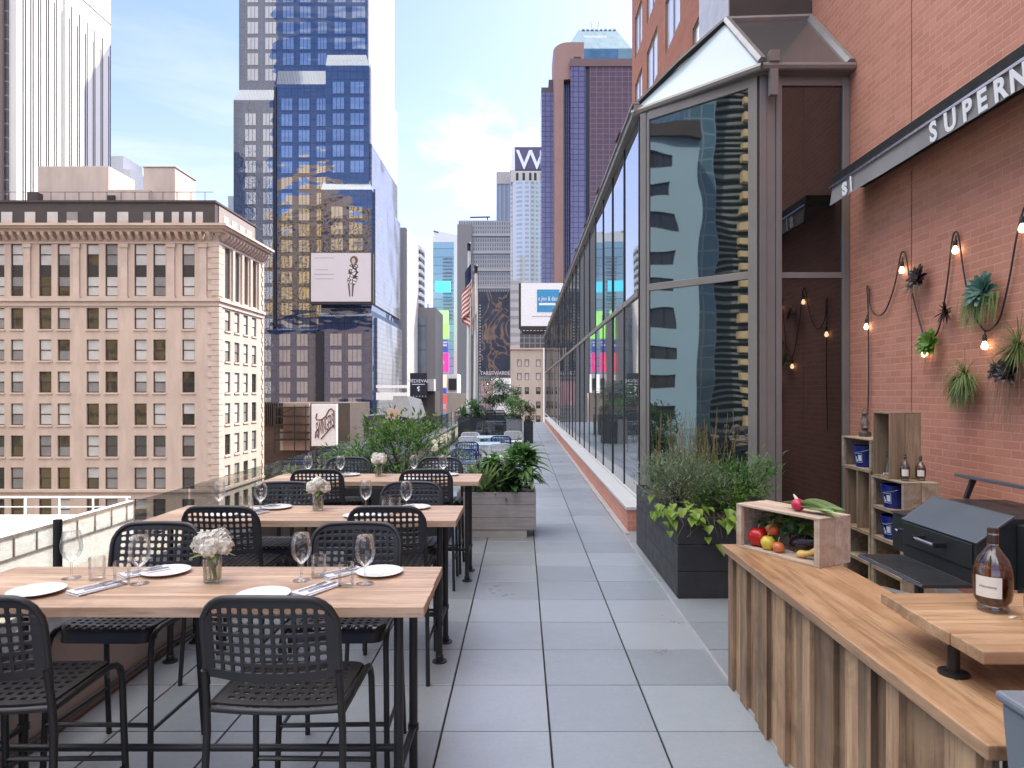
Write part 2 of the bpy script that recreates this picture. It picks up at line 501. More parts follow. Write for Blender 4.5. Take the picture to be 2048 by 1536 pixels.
for i in range(ix0, ix1):
    for j in range(-9, 72):
        x0, x1 = gx + i * T + J, gx + (i + 1) * T - J; y0, y1 = gy + j * T + J, gy + (j + 1) * T - J
        x0 = max(x0, -2.63); x1 = min(x1, 4.24)
        if x1 - x0 < .03 or (x0 > 2.0 and y0 > 9): continue
        dz = random.uniform(-.0007, .0007); e = .0025
        a = [(x0, y0, -.012), (x1, y0, -.012), (x1, y1, -.012), (x0, y1, -.012)]
        q = [(x0, y0, -e + dz), (x1, y0, -e + dz), (x1, y1, -e + dz), (x0, y1, -e + dz)]
        t_ = [(x0 + e, y0 + e, dz), (x1 - e, y0 + e, dz), (x1 - e, y1 - e, dz), (x0 + e, y1 - e, dz)]
        o = len(fl.v)
        fl.add(a + q + t_, [(8, 9, 10, 11)] + [(k, (k + 1) % 4, 4 + (k + 1) % 4, 4 + k) for k in range(4)] + [(4 + k, 4 + (k + 1) % 4, 8 + (k + 1) % 4, 8 + k) for k in range(4)])
solo('terrace_floor', fl, M['tile'], kind='structure', fix=False)
b_ = MB(); b_.box(-3.0, 4.24, -6, 44, -.9, -.012)
solo('terrace_slab', b_, mat('dark_joint', (.012, .012, .013), .9), kind='structure')  # near-black slab that shows in the tile joints
b_ = MB(); b_.box(1.379, 1.46, 9.2, 44, .0012, .014); b_.box(1.366, 1.386, 1.0, 9.2, -.004, .009)
solo('terrace_kerb', b_, mat('kerb_metal', (.42, .42, .42), .4, .3), kind='structure')
# ------------------------------------------------------------------ the brick hotel on the right
M['brick'], nt, b = brick('painted_red_brick', (.60, .265, .185), (.51, .21, .14), (.62, .33, .245), .215, .075, .007, .30, .6, .75)
M['brick_far'], _, _ = brick('red_brick_tower', (.36, .135, .085), (.30, .11, .07), (.40, .19, .13), .4, .13, .008, .3, 0, .85)
M['win_sky'] = glassy('window_sky_white', (.62, .62, .61), .05, 2.4, 0, .6, .05, .1)  # whitish base colour stands in for sky reflected in the panes
WX = 4.24
ht = thing('brick_hotel', 'tall red brick hotel rising behind the glass gallery, with the bar wall at its foot', 'building', (WX, 6, 0))
wl = MB()
us = [(16.1 - 3 * k * -1, 17.9 + 3 * k) for k in (0, 1)]
us = [(15.1, 16.9), (18.25, 20.1), (21.3, 23.1), (24.0, 25.5)]
zs = [(9.4 + 2.5 * k, 10.95 + 2.5 * k) for k in range(8)]
holed(wl, 'left', WX, 10.6, 26.2, -34, 52, us, zs, .06)
wl.quad((WX, 26.2, -34), (30, 26.2, -34), (30, 26.2, 52), (WX, 26.2, 52))
wl.quad((WX, -14, -34), (30, -14, -34), (30, -14, 52), (WX, -14, 52))
wl.quad((WX, -14, 52), (30, -14, 52), (30, 26.2, 52), (WX, 26.2, 52))
wl.quad((30, 26.2, -34), (30, -14, -34), (30, -14, 52), (30, 26.2, 52))
part('tower_wall', wl, M['brick_far'], ht)
wl = MB()
for (a, c_) in ((-14, 2.6), (2.612, 7.394), (7.406, 10.6)): wl.quad((WX, a, -1), (WX, c_, -1), (WX, c_, 52), (WX, a, 52))
wl.quad((WX + .012, -14, -1), (WX + .012, 10.6, -1), (WX + .012, 10.6, 52), (WX + .012, -14, 52))
part('bar_wall', wl, M['brick'], ht)
for a, c_ in us:
    for e, f in zs:
        m_ = MB(); m_.cm = 0
        x = WX + .03
        for q in ((a, a + .05, e, f), (c_ - .05, c_, e, f), (a + .05, c_ - .05, e, e + .05), (a + .05, c_ - .05, f - .05, f), ((a + c_) / 2 - .025, (a + c_) / 2 + .025, e + .05, f - .05)):
            m_.box(x, x + .04, q[0], q[1], q[2], q[3])
        m_.cm = 1; m_.quad((x + .03, a + .05, e + .05), (x + .03, c_ - .05, e + .05), (x + .03, c_ - .05, f - .05), (x + .03, a + .05, f - .05))
        part('window', m_, [M['alu'], M['win_sky']], ht)
b_ = MB(); b_.box(-2.9, 4.2, -6, 44, -33.9, -.95)
part('podium', b_, M['concrete'], ht)

# ------------------------------------------------------------------ the long glass gallery
M['gal_glass'] = glassy('gallery_glass', (.05, .06, .065), .02, 6.5, .2, .5, .02)
M['bay_glass'] = glassy('bay_glass', (.012, .02, .022), .015, 2.7, .35, .9, .02)
M['bay_dark'] = glassy('bay_dark_glass', (.012, .010, .009), .03, 1.95, .1, .9, .01)
GX, GT, GM, GB = 1.75, 6.1, 3.4, .36
gl = thing('glass_gallery', 'long glass gallery with dark mullions on a low brick base along the terrace', 'glass gallery', (1.9, 30, 0))
b_ = MB()
yy = 9.42
while yy < 43.9:
    b_.box(1.46, GX + .1, yy, min(43.9, yy + 2.98), 0, .29); yy += 2.99
part('brick_base', b_, M['brick'], gl)
b_ = MB(); b_.box(1.44, GX + .02, 9.4, 43.9, .292, .335); b_.box(GX - .05, GX + .05, 10.05, 52, .337, GB)
part('sill', b_, mat('sill_metal', (.50, .50, .49), .5, 0, .05, 1), gl, bev=.004)
ys = [10.12 + 1.5 * k for k in range(29)]
for k, y in enumerate(ys[:-1]):
    for e, f in ((GB, GM - .04), (GM + .04, GT - .06)):
        b_ = MB(); a = .012
        t1 = random.uniform(-.006, .006); t2 = random.uniform(-.006, .006)
        b_.quad((GX + t1, y + .03, e), (GX - t1, y + 1.47, e), (GX - t1 + t2, y + 1.47, f), (GX + t1 + t2, y + .03, f))
        part('glass_pane', b_, M['gal_glass'], gl, fix=False)
for y in ys:
    b_ = MB(); b_.box(GX - .016, GX + .06, y - .028, y + .028, GB + .002, GT - .05)
    part('mullion', b_, M['black_metal'], gl)
b_ = MB()
for y in ys[:-1]: b_.box(GX - .03, GX + .05, y + .032, y + 1.468, GM - .04, GM + .04)
part('transom', b_, M['alu'], gl)
b_ = MB(); b_.box(GX - .10, GX + .2, 10.0, 52.1, GT - .05, GT + .05); b_.box(GX - .13, GX - .02, 10.0, 52.1, GT + .052, GT + .09)
part('eave', b_, M['alu'], gl, bev=.006)
b_ = MB()
b_.quad((GX + .05, 10.3, GT + .05), (GX + .05, 52, GT + .05), (WX, 52, 7.5), (WX, 10.3, 7.5))
b_.quad((GX + .05, 52, -.9), (WX + 3, 52, -.9), (WX + 3, 52, 7.5), (GX + .05, 52, GT))
b_.quad((WX, 26.2, 7.5), (WX, 52, 7.5), (WX + 3, 52, 7.5), (WX + 3, 26.2, 7.5)); b_.quad((WX + .3, 9.8, -.9), (WX + .3, 52, -.9), (WX + .3, 52, 7.4), (WX + .3, 9.8, 7.4))
part('roof', b_, M['darkroof'], gl)
for y in [11.2 + 3 * k for k in range(13)]:
    b_ = MB(); b_.prism([(GX - .16, y, GT + .09), (GX + .02, y, GT + .09), (GX + .1, y, GT + .26)], (0, .45, 0))
    part('roof_bracket', b_, M['black_metal'], gl)

# ------------------------------------------------------------------ the bay at its near end
bay = thing('glass_bay', 'glazed corner bay with brown metal frame and sloping hipped roof against the brick wall', 'glass bay', (3, 9.5, 0))
A = Vector((1.79, 9.98, 0)); Bp = Vector((3.04, 8.82, 0)); dv = (Bp - A).normalized(); nv = Vector((-dv.y * -1, dv.x * -1, 0)); nv = Vector((dv.y, -dv.x, 0))
if nv.y > 0: nv = -nv
def bar(mb, p, q, t, d, z0, z1): # a bar on the slanted face from p to q (fractions along it in metres), depth d about the face
    a = A + dv * p; c_ = A + dv * q
    mb.hexa([a + nv * t + Vector((0, 0, z0)), c_ + nv * t + Vector((0, 0, z0)), c_ - nv * d + Vector((0, 0, z0)), a - nv * d + Vector((0, 0, z0)),
             a + nv * t + Vector((0, 0, z1)), c_ + nv * t + Vector((0, 0, z1)), c_ - nv * d + Vector((0, 0, z1)), a - nv * d + Vector((0, 0, z1))])
L = (Bp - A).length
EV = 6.02
b_ = MB(); bar(b_, -.05, .05, .03, .1, 0, EV - .01); bar(b_, .054, .10, .02, .1, 0, EV - .01)
part('corner_post', b_, M['alu'], bay, bev=.004)
b_ = MB(); bar(b_, L - .10, L + .02, .03, .1, 0, EV - .01)
b_.box(Bp.x + .03, Bp.x + .12, Bp.y - .045, Bp.y + .06, 0, EV - .01); b_.box(Bp.x + .125, Bp.x + .235, Bp.y - .035, Bp.y + .06, 0, EV - .01); b_.box(Bp.x + .24, Bp.x + .31, Bp.y - .06, Bp.y + .06, 0, EV - .01)
part('corner_post', b_, M['alu'], bay, bev=.004)
x0, x1, yf = Bp.x + .31, WX - .005, Bp.y
b_ = MB(); b_.box(x1 - .09, x1, yf - .04, yf + .06, 0, EV - .01)
part('corner_post', b_, M['alu'], bay, bev=.004)
b_ = MB(); bar(b_, .10, L - .10, .03, .08, GM, GM + .10)
part('transom', b_, M['alu'], bay, bev=.004)
b_ = MB(); b_.box(x0, x1 - .09, yf - .03, yf + .05, GM + .0, GM + .075)
part('transom', b_, M['alu'], bay, bev=.004)
b_ = MB(); bar(b_, .10, L - .10, .03, .08, EV - .13, EV - .01)
part('head_rail', b_, M['alu'], bay)
b_ = MB(); b_.box(x0, x1 - .09, yf - .03, yf + .05, EV - .13, EV - .01)
part('head_rail', b_, M['alu'], bay)
b_ = MB(); bar(b_, .10, L - .10, .03, .08, 0, .2)
part('bottom_rail', b_, M['alu'], bay)
b_ = MB(); b_.box(x0, x1 - .09, yf - .03, yf + .05, 0, .16)
part('bottom_rail', b_, M['alu'], bay)
for e, f in ((.2, GM), (GM + .1, EV - .13)):
    b_ = MB(); a = A + dv * .1; c_ = A + dv * (L - .1)
    b_.quad(a + Vector((0, 0, e)), c_ + Vector((0, 0, e)), c_ + Vector((0, 0, f)), a + Vector((0, 0, f)))
    part('glass_pane', b_, M['bay_glass'], bay, fix=False)
for e, f in ((.16, GM), (GM + .075, EV - .13)):
    b_ = MB(); b_.quad((x0, yf, e), (x1 - .09, yf, e), (x1 - .09, yf, f), (x0, yf, f))
    part('glass_pane', b_, M['bay_dark'], bay, fix=False)
# gutter and hipped roof
ap0, ap1 = Vector((2.98, 9.9, 7.32)), Vector((WX, 9.9, 7.36))
g0, g1, g2 = Vector((GX - .1, 10.12, EV)), Vector((Bp.x + .02, yf - .16, EV)), Vector((WX - .01, yf - .16, EV))
b_ = MB()
b_.tube([g0 + Vector((0, 0, .05)), g1 + Vector((0, 0, .05))], .055, 8); b_.tube([g1 + Vector((0, 0, .05)), g2 + Vector((0, 0, .05))], .055, 8)
b_.quad(g0 + Vector((0, 0, -.012)), g1 + Vector((0, 0, -.012)), Bp + Vector((0.2, .3, EV - .012)), A + Vector((.3, .2, EV - .012))); b_.quad(g1 + Vector((0, 0, -.012)), g2 + Vector((0, 0, -.012)), (WX - .01, yf + .3, EV - .012), Bp + Vector((.2, .3, EV - .012)))
part('gutter', b_, M['alu'], bay)
up = Vector((0, 0, .10))
b_ = MB(); b_.poly([g0 + up, g1 + up, ap0])
part('roof_panel', b_, glassy('pale_roof_glass', (.40, .50, .55), .25, 1.5), bay, fix=False)
b_ = MB(); b_.poly([g1 + up, g2 + up, ap1, ap0])
part('roof_panel', b_, glassy('bronze_roof_glass', (.095, .092, .095), .12, 1.6, .1, 3, .02), bay, fix=False)
b_ = MB()
b_.tube([g1 + up + Vector((0, 0, .02)), ap0 + Vector((0, 0, .02))], .06, 6); b_.tube([ap0 + Vector((0, 0, .02)), ap1 + Vector((0, 0, .02))], .05, 6); b_.tube([g2 + up + Vector((-.04, 0, .0)), ap1 + Vector((-.04, 0, .0))], .06, 6)
part('ridge_trim', b_, mat('ridge_metal', (.30, .29, .29), .35, .4), bay)
b_ = MB(); b_.tube([g0 + up + Vector((0, 0, .02)), g0.lerp(ap0, .5) + Vector((-.02, -.03, .09)), ap0 + Vector((0, 0, .03))], .045, 6)
part('roof_edge', b_, M['black_metal'], bay)
b_ = MB(); b_.box(Bp.x + .1, Bp.x + .22, yf - .22, yf - .1, EV + .1, EV + .24); b_.box(Bp.x + .11, Bp.x + .21, yf - .2, yf - .12, EV - .32, EV + .1)
part('downpipe_box', b_, M['alu'], bay)
b_ = MB(); b_.box(3.04, WX - .005, 9.93, 10.58, 7.42, 14)
part('upper_housing', b_, mat('dark_brown_metal', (.055, .045, .042), .5), bay)
b_ = MB(); b_.box(3.02, 3.036, 9.95, 11.6, 7.42, 14)
part('side_panel', b_, mat('pale_metal_panel', (.5, .5, .5), .35, .2), bay)
b_ = MB(); b_.box(3.04, WX - .005, 10.59, 11.6, 7.42, 14)
part('upper_housing', b_, M['darkroof'], bay)

# ------------------------------------------------------------------ awning with its lettering
AX = 3.84
aw = thing('awning', 'retracted charcoal awning with white lettering on its valance, fixed to the brick wall', 'awning', (4.0, 6, 4.4))
Y0, Y1 = 1.0, 8.42
b_ = MB(); b_.box(AX + .01, WX - .002, Y0, Y1, 4.478, 4.60)
part('cassette', b_, mat('black_cassette', (.004, .004, .0045), .7), aw, bev=.008)
b_ = MB(); b_.box(AX - .025, AX + .03, Y0, Y1 + .03, 4.447, 4.475)
part('front_bar', b_, M['steel'], aw, bev=.004)
b_ = MB(); n = 60
for i in range(n):
    ya, yb = Y0 + (Y1 - Y0) * i / n, Y0 + (Y1 - Y0) * (i + 1) / n
    wv = lambda y: .006 * math.sin(y * 5.1) + .004 * math.sin(y * 11)
    b_.quad((AX, ya, 4.444), (AX, yb, 4.444), (AX - .02 + wv(yb), yb, 4.24 + wv(yb)), (AX - .02 + wv(ya), ya, 4.24 + wv(ya)))
part('valance', b_, mat('grey_awning_cloth', (.22, .212, .215), .9, 0, .06, 3, .2, 400, .001), aw, smooth=60, fix=False)
b_ = MB(); b_.quad((AX + .02, Y0, 4.44), (AX + .02, Y1, 4.44), (WX - .004, Y1, 4.46), (WX - .004, Y0, 4.46))
part('underside', b_, M['black_metal'], aw, fix=False)
M['letter'] = mat('white_lettering', (.82, .82, .84), .6, 0, .03)
for ch, px in zip('SUPERN', (1869, 1903, 1937, 1967, 2003, 2040)):
    Yc = (AX - .02) * FP / (px - CX)
    part('letter', text_mb(ch, .245, face_m((AX - .027, Yc, 4.255), (0, -1, 0), (-.08, 0, 1)), .002, 'CENTER', sx=1.0, offset=.008), M['letter'], aw)
part('letter', text_mb('S', .19, face_m((AX - .027, 8.03, 4.262), (0, -1, 0), (-.08, 0, 1)), .002, 'CENTER', sx=1.3, offset=.012), M['letter'], aw); part('letter', text_mb('I', .25, face_m((AX - .027, 7.87, 4.25), (0, -1, 0), (-.08, 0, 1)), .002, 'CENTER', offset=.004), M['letter'], aw)

# ------------------------------------------------------------------ low wall and glass guard on the left
pw = MB(); pw.box(-2.95, -2.63, -1, 44, -.9, .56)
pt = thing('parapet_wall', 'low grey-brown parapet wall with dark coping along the open side of the terrace', 'wall', (-2.8, 20, 0))
part('wall', pw, mat('parapet_render', (.36, .33, .30), .8, 0, .2, 1.2), pt)
b_ = MB(); b_.box(-2.97, -2.60, -1, 44, .562, .60); b_.box(-2.625, -2.60, -1, 44, .04, .07)
part('coping', b_, mat('coping_metal', (.10, .095, .09), .4, .2), pt, bev=.005)
gr = thing('glass_guard', 'clear glass guard panels standing on the parapet wall', 'glass railing', (-2.78, 20, .6))
for k in range(26):
    y = .83 + 1.62 * k
    b_ = MB(); b_.box(-2.786, -2.774, y + .02, y + 1.6, .604, 1.14)
    part('glass_panel', b_, clear('guard_glass', (.93, .96, .955), boost=.02) if k == 0 else bpy.data.materials['guard_glass'], gr)
    b_ = MB(); b_.box(-2.80 if k == 2 else -2.79, -2.762 if k == 2 else -2.77, y - (.012 if k == 2 else 0), y + .018, .602, 1.16 if k > 9 or k == 2 else .75)
    part('post', b_, M['black_metal'], gr)
# ------------------------------------------------------------------ city: beige building on the left
M['beige'] = mat('beige_stone', (.53, .405, .32), .85, 0, .14, .8, sc3=(1, 1, .22))
M['beige_trim'] = mat('beige_stone_trim', (.55, .425, .34), .8, 0, .12, .6)
M['cream'] = mat('cream_and_sunlit_stone', (.46, .39, .315), .85, 0, .12, .8, sc3=(1, 1, .22))
M['winframe'] = mat('dark_window_frame', (.03, .025, .022), .6)
M['sash_dark'] = glassy('dark_sash', (.03, .03, .03), .05, 1.7, .1, .6, .1)
M['sash_pale'] = mat('drawn_blind', (.50, .47, .43), .55, 0, .12, .8)
M['sash_mid'] = mat('half_drawn_blind', (.22, .205, .19), .5, 0, .25, .5)
YB = 75.0; sB = FP / YB
UX = lambda px: X(px, YB)
ZB = lambda py: Z(py, YB)
bb = thing('beige_building', 'old beige stone office building with rows of sash windows and a bracketed cornice', 'building', (-50, 80, -34))
XB = UX(437); YE = 88.0
cols = [21.5 - 113, 21.5 - 75, 21.5 - 38, 21.5 - 0.2 + 0, 78, 115, 173, 210.5, 268.6, 306.4, 364.4]
cols = [-92, -16, 21.5, 78, 115, 173, 210.5, 268.6, 306.4, 364.4]
ucol = [(UX(c), UX(c + 24.8)) for c in cols]
rows = [(592, 488), (658, 616), (721, 679), (785, 743), (850, 807), (913.5, 871), (978, 935), (1040, 998)]
zrow = [(ZB(a), ZB(b)) for a, b in rows] + [(ZB(1104), ZB(1062)), (ZB(1168), ZB(1126))]
wl = MB(); zc = ZB(470)
holed(wl, 'front', YB, -78, XB, -34, zc, ucol, zrow, .28)
part('front_wall', wl, M['beige'], bb)
yw = lambda px: -XB * FP / (CX - px)
ucr = [(yw(450), yw(460.7)), (yw(469), yw(479)), (yw(487), yw(496)), (yw(503.7), yw(512.7))]
wl = MB(); holed(wl, 'right', XB, YB, YE, -34, zc, ucr, zrow, .28)
part('side_wall', wl, M['cream'], bb)  # sunlit tone of the beige stone put into the side's own colour
wl = MB(); wl.quad((-78, YB, -34), (-78, YE, -34), (-78, YE, zc), (-78, YB, zc)); wl.quad((-78, YE, -34), (XB, YE, -34), (XB, YE, zc), (-78, YE, zc)); wl.quad((-78, YB, zc), (XB, YB, zc), (XB, YE, zc), (-78, YE, zc))
part('rear_wall', wl, M['beige'], bb)


def sash(face, c, a, b, e, f, tall=False):
    m_ = MB()
    if face == 'front': B = lambda u0, u1, z0, z1, d0, d1: m_.box(u0, u1, c + d0, c + d1, z0, z1)
    else: B = lambda u0, u1, z0, z1, d0, d1: m_.box(c - d1, c - d0, u0, u1, z0, z1)
    fw = .09; d = .16
    m_.cm = 0
    B(a, a + fw, e, f, d, d + .1); B(b - fw, b, e, f, d, d + .1); B(a + fw, b - fw, e, e + fw, d, d + .1); B(a + fw, b - fw, f - fw, f, d, d + .1)
    lv = [e, f] if not tall else [e, e + (f - e) * .37, e + (f - e) * .60, f]
    for i in range(0, len(lv), 2):
        q0, q1 = lv[i], lv[i + 1]; zm = (q0 + q1) / 2
        B(a + fw, b - fw, zm - .05, zm + .05, d + .002, d + .1)
        k = random.random(); dk = .25 + .5 * ((ZB(700) - zm) / 20 + .2)
        top = 2 if k > dk else (3 if k > dk * .6 else 1); bot = top if random.random() > .35 else random.choice((1, 3))
        m_.cm = bot; B(a + fw, b - fw, q0 + (fw if i == 0 else 0), zm - .05, d + .05, d + .08)
        m_.cm = top; B(a + fw, b - fw, zm + .05, q1 - (fw if i == len(lv) - 2 else 0), d + .03, d + .06)
        m_.cm = 0
    if tall: B(a + fw, b - fw, lv[1], lv[2], d + .01, d + .08)
    part('window', m_, [M['winframe'], M['sash_dark'], M['sash_pale'], M['sash_mid']], bb)


for i, (e, f) in enumerate(zrow[:8]):
    for a, b in ucol[1:]: sash('front', YB, a, b, e, f, i == 0)
    if i < 7:
        for a, b in ucr:
            if i > 0: sash('right', XB, a, b, e, f)
b_ = MB()
for (e, f) in zrow[8:]:
    for a, b in ucol: b_.box(a, b, YB + .2, YB + .26, e, f)
    for a, b in ucr: b_.box(XB - .26, XB - .2, a, b, e, f)
for a, b in ucr: b_.box(XB - .26, XB - .2, a, b, zrow[0][0], zrow[0][1]); b_.box(XB - .26, XB - .2, a, b, zrow[7][0], zrow[7][1])
for e, f in zrow[:8]: b_.box(ucol[0][0], ucol[0][1], YB + .2, YB + .26, e, f)
part('lower_windows', b_, M['winframe'], bb, kind='stuff')
b_ = MB()   # sills and lintels
for i, (e, f) in enumerate(zrow[1:8]):
    for a, b in ucol: b_.box(a - .12, b + .12, YB - .12, YB - .002, e - .2, e - .02)
    for a, b in ucr: b_.box(XB + .002, XB + .12, a - .1, b + .1, e - .2, e - .02)
part('sills', b_, M['beige_trim'], bb)
def belt(z0, z1, d, mt='beige_trim', nm='belt_course'):
    m_ = MB(); m_.box(-78, XB + d, YB - d, YB - .003, z0, z1); m_.box(XB + .003, XB + d, YB, YE, z0, z1)
    part(nm, m_, M[mt], bb)
belt(ZB(603), ZB(597), .35); belt(ZB(612), ZB(603.5), .15); belt(ZB(984), ZB(979), .25)
belt(ZB(487), ZB(484), .12); belt(ZB(461), ZB(457), 1.15, nm='cornice'); belt(ZB(456.7), ZB(452), 1.45, nm='cornice'); belt(ZB(466), ZB(461.3), .75, nm='cornice')
x = -77.5
while x < XB - .2:
    m_ = MB() if x > -64 else m_ if x > -77 else MB(); m_.prism([(x, YB - .9, ZB(466.2)), (x, YB - .003, ZB(466.2)), (x, YB - .003, ZB(481)), (x, YB - .3, ZB(480)), (x, YB - .8, ZB(472))], (.38, 0, 0)); x += .86
    if x > -64: part('bracket', m_, M['beige_trim'], bb)
y = YB + .4
while y < YE - .3:
    m_ = MB(); m_.prism([(XB + .9, y, ZB(466.2)), (XB + .003, y, ZB(466.2)), (XB + .003, y, ZB(481)), (XB + .3, y, ZB(480)), (XB + .8, y, ZB(472))], (0, .38, 0)); y += .86; part('bracket', m_, M['beige_trim'], bb)
# pilasters between the tall windows, quoins at the corner
m_ = MB()
for c0, c1 in ((50, 62), (148, 160), (243, 256), (336, 350), (400, 414)):
    m_ = MB(); m_.box(UX(c0), UX(c1), YB - .18, YB - .003, ZB(596), ZB(496)); m_.box(UX(c0) - .12, UX(c1) + .12, YB - .28, YB - .003, ZB(495.8), ZB(488)); m_.box(UX(c0) - .1, UX(c1) + .1, YB - .26, YB - .003, ZB(596.8), ZB(592)); part('pilaster', m_, M['beige_trim'], bb)
for c0 in (463, 481.5, 498.5, 515):
    a = yw(c0); m_ = MB(); m_.box(XB + .003, XB + .2, a, a + .55, ZB(596), ZB(488)); part('pilaster', m_, M['beige_trim'], bb)
m_ = MB(); mq = MB(); mr = MB(); z = -33; k = 0
while z < ZB(488):
    if not (ZB(614) < z + .3 < ZB(594)):
        wq = 1.15 if k % 2 else .75
        m_.box(XB - wq, XB + .1, YB - .1, YB - .003, z, z + .55); mr.box(XB + .003, XB + .1, YB, YB + (.75 if k % 2 else 1.1), z, z + .55)
        mq.box(XB + .003, XB + .1, YE - (.7 if k % 2 else .4), YE, z, z + .55)
    z += .60; k += 1
part('quoins', m_, M['beige_trim'], bb); part('quoins', mq, M['beige_trim'], bb); part('quoins', mr, M['beige_trim'], bb)
# attic and roof boxes
M['attic'] = mat('dark_attic_cladding', (.055, .042, .038), .7, 0, .1, .3)
ya = YB + .9; xa = X(430, ya); za, zb_ = Z(452, YB), Z(405, ya)
m_ = MB(); m_.box(-77, xa, ya, YE - .5, zc, zb_)
part('attic', m_, M['attic'], bb)
m_ = MB(); m_.box(-77.2, xa + .15, ya - .15, YE - .3, zb_, zb_ + .22)
part('roof_edge', m_, M['attic'], bb)
m_ = MB(); m_.box(xa + .02, xa + .1, ya + .8, YE - 1, Z(450, ya), Z(408, ya))
part('attic_side', m_, mat('attic_side_panel', (.26, .22, .20), .7), bb)
for k, (c0, c1) in enumerate(((3, 25), (50, 71), (95, 116), (134, 156), (188, 211), (235, 257), (287, 302), (311, 327), (344, 358), (368, 384), (392, 406))):
    m_ = MB(); m_.cm = 0; m_.box(X(c0, ya), X(c1, ya), ya - .05, ya - .003, Z(447, ya), Z(424, ya)); m_.cm = 1; m_.box(X(c0, ya), X(c1, ya), ya - .07, ya - .052, Z(447.5, ya), Z(441, ya))
    part('attic_window', m_, [M['sash_pale'] if k not in (3, 6) else M['sash_mid'], M['beige_trim']], bb)
for k, q in enumerate((.9, 3.2, 5.4, 7.6)):
    m_ = MB(); m_.box(xa + .11, xa + .14, ya + 1 + q, ya + 2.3 + q, Z(446, ya), Z(422, ya))
    part('attic_window', m_, M['sash_pale'], bb)
M['roofbox'] = mat('roof_box_render', (.50, .41, .35), .85, 0, .15, .6, sc3=(1, 1, .3))
m_ = MB(); m_.box(X(76, 80), X(217, 80), 80, 85.5, zb_, Z(332, 80)); part('lift_house', m_, M['roofbox'], bb, bev=.05)
m_ = MB(); m_.box(X(287, 79), X(350, 79), 79, 84, zb_, Z(335, 79)); m_.box(X(285, 79), X(352, 79), 78.9, 84.1, Z(335, 79) + .003, Z(332.5, 79)); part('lift_house', m_, M['roofbox'], bb, bev=.05)
m_ = MB(); m_.box(X(212, 78.5), X(300, 78.5), 78.4, 83, zb_, Z(380, 78.5)); part('roof_shed', m_, M['roofbox'], bb)
m_ = MB(); m_.box(X(216, 78.3), X(230, 78.3), 78.2, 78.39, zb_, Z(391, 78.3)); part('roof_door', m_, M['black_metal'], bb)
m_ = MB(); m_.box(X(54, 78), X(74, 78), 78, 79, zb_, Z(384, 78)); part('chimney', m_, M['attic'], bb)
m_ = MB()
for px in range(-10, 430, 28): m_.tube([(X(px, ya + .3), ya + .3, zb_ + .2), (X(px, ya + .3), ya + .3, zb_ + 1.25)], .035, 5)
m_.tube([(-77, ya + .3, zb_ + 1.25), (xa - .3, ya + .3, zb_ + 1.25)], .035, 5)
part('roof_railing', m_, M['black_metal'], bb)

# ------------------------------------------------------------------ white slab tower far left
WT = thing('white_tower', 'white slab tower with thin vertical window strips, far left against the sky', 'building', (-90, 100, -34))
xw = -68.4
m_ = MB(); m_.box(-118, xw, 92, 113.1, -34, 130); part('tower_body', m_, mat('white_precast', (.72, .70, .66), .7, 0, .04, .05), WT)
M['strip'] = glassy('bronze_strip_glass', (.05, .04, .033), .12, 1.8, .15, .3, .1)
yt = lambda px: -xw * FP / (CX - px)
for k in range(12):
    px = 45 + 15.6 * k
    ztop = 59.7 - .2 * k
    m_ = MB()
    for o in (0, .55): m_.box(xw + .003, xw + .06, yt(px) + o * .8, yt(px) + o * .8 + .16, -34, ztop + (2 if o else 0)); 
    part('window_strip', m_, M['strip'], WT)
m_ = MB(); m_.box(xw + .003, xw + .05, 92, 113.1, 63.0, 63.12); m_.box(xw + .003, xw + .05, yt(180), yt(180) + .08, 63.2, 80); part('panel_joint', m_, M['winframe'], WT)
m_ = MB(); m_.box(-117, xw - 1.0, 91.7, 91.99, -34, 130); part('front_glazing', m_, curtain('brown_front_glazing', (.07, .06, .055), (.25, .22, .2), 1.6, 1.9, .12, 1.8, .1), WT)
m_ = MB()
for x in (-73.8, -70.6): m_.box(x, x + .8, 91.3, 91.69, -34, 130)
part('front_pier', m_, mat('brown_pier', (.16, .13, .11), .7), WT)

# small roofs between the white tower and the sky
m_ = MB(); m_.box(X(222, 120), X(246, 120), 120, 126, -34, Z(312, 120)); m_.box(X(240, 118), X(262, 118), 118, 124, -34, Z(338, 118))
solo('distant_block', m_, M['white_paint'], 'small pale stepped block peeping out right of the white tower', 'building', (X(240, 120), 120, -34))
m_ = MB(); m_.box(X(456, 150), X(476, 150), 150, 160, -34, Z(392, 150))
solo('distant_block', m_, mat('pale_blue_render', (.45, .5, .56), .8), 'pale blue-grey block just left of the blue glass tower', 'building', (X(466, 150), 150, -34))

# ------------------------------------------------------------------ low roof terrace below, left
LR = thing('low_roof', 'lower flat roof with a white parapet and railing below the terrace', 'roof terrace', (-35, 30, -34))
xr = -22.0
m_ = MB(); m_.box(-70, xr - .3, 18, 38.5, -34, -5); part('deck', m_, mat('roof_membrane', (.55, .50, .44), .9, 0, .12, .3), LR)
m_ = MB(); m_.box(xr - .28, xr, 18, 38.5, -34, -4.2); part('parapet', m_, M['white_paint'], LR)
m_ = MB()
y = 18.2
while y < 38: m_.box(xr + .003, xr + .05, y, y + .06, -5.2, -4.35); y += 1.4
m_.box(xr + .003, xr + .06, 18, 38.5, -4.36, -4.2); m_.box(xr + .003, xr + .06, 18, 38.5, -5.3, -5.2)
part('parapet_ribs', m_, mat('dark_rib', (.2, .17, .15), .7), LR)
m_ = MB()
for x in [xr - .2 - 1.9 * k for k in range(14)]: m_.tube([(x, 38.2, -5), (x, 38.2, -3.95)], .05, 6)
m_.tube([(-50, 38.2, -3.95), (xr, 38.2, -3.95)], .05, 6); m_.tube([(-50, 38.2, -4.5), (xr, 38.2, -4.5)], .03, 6)
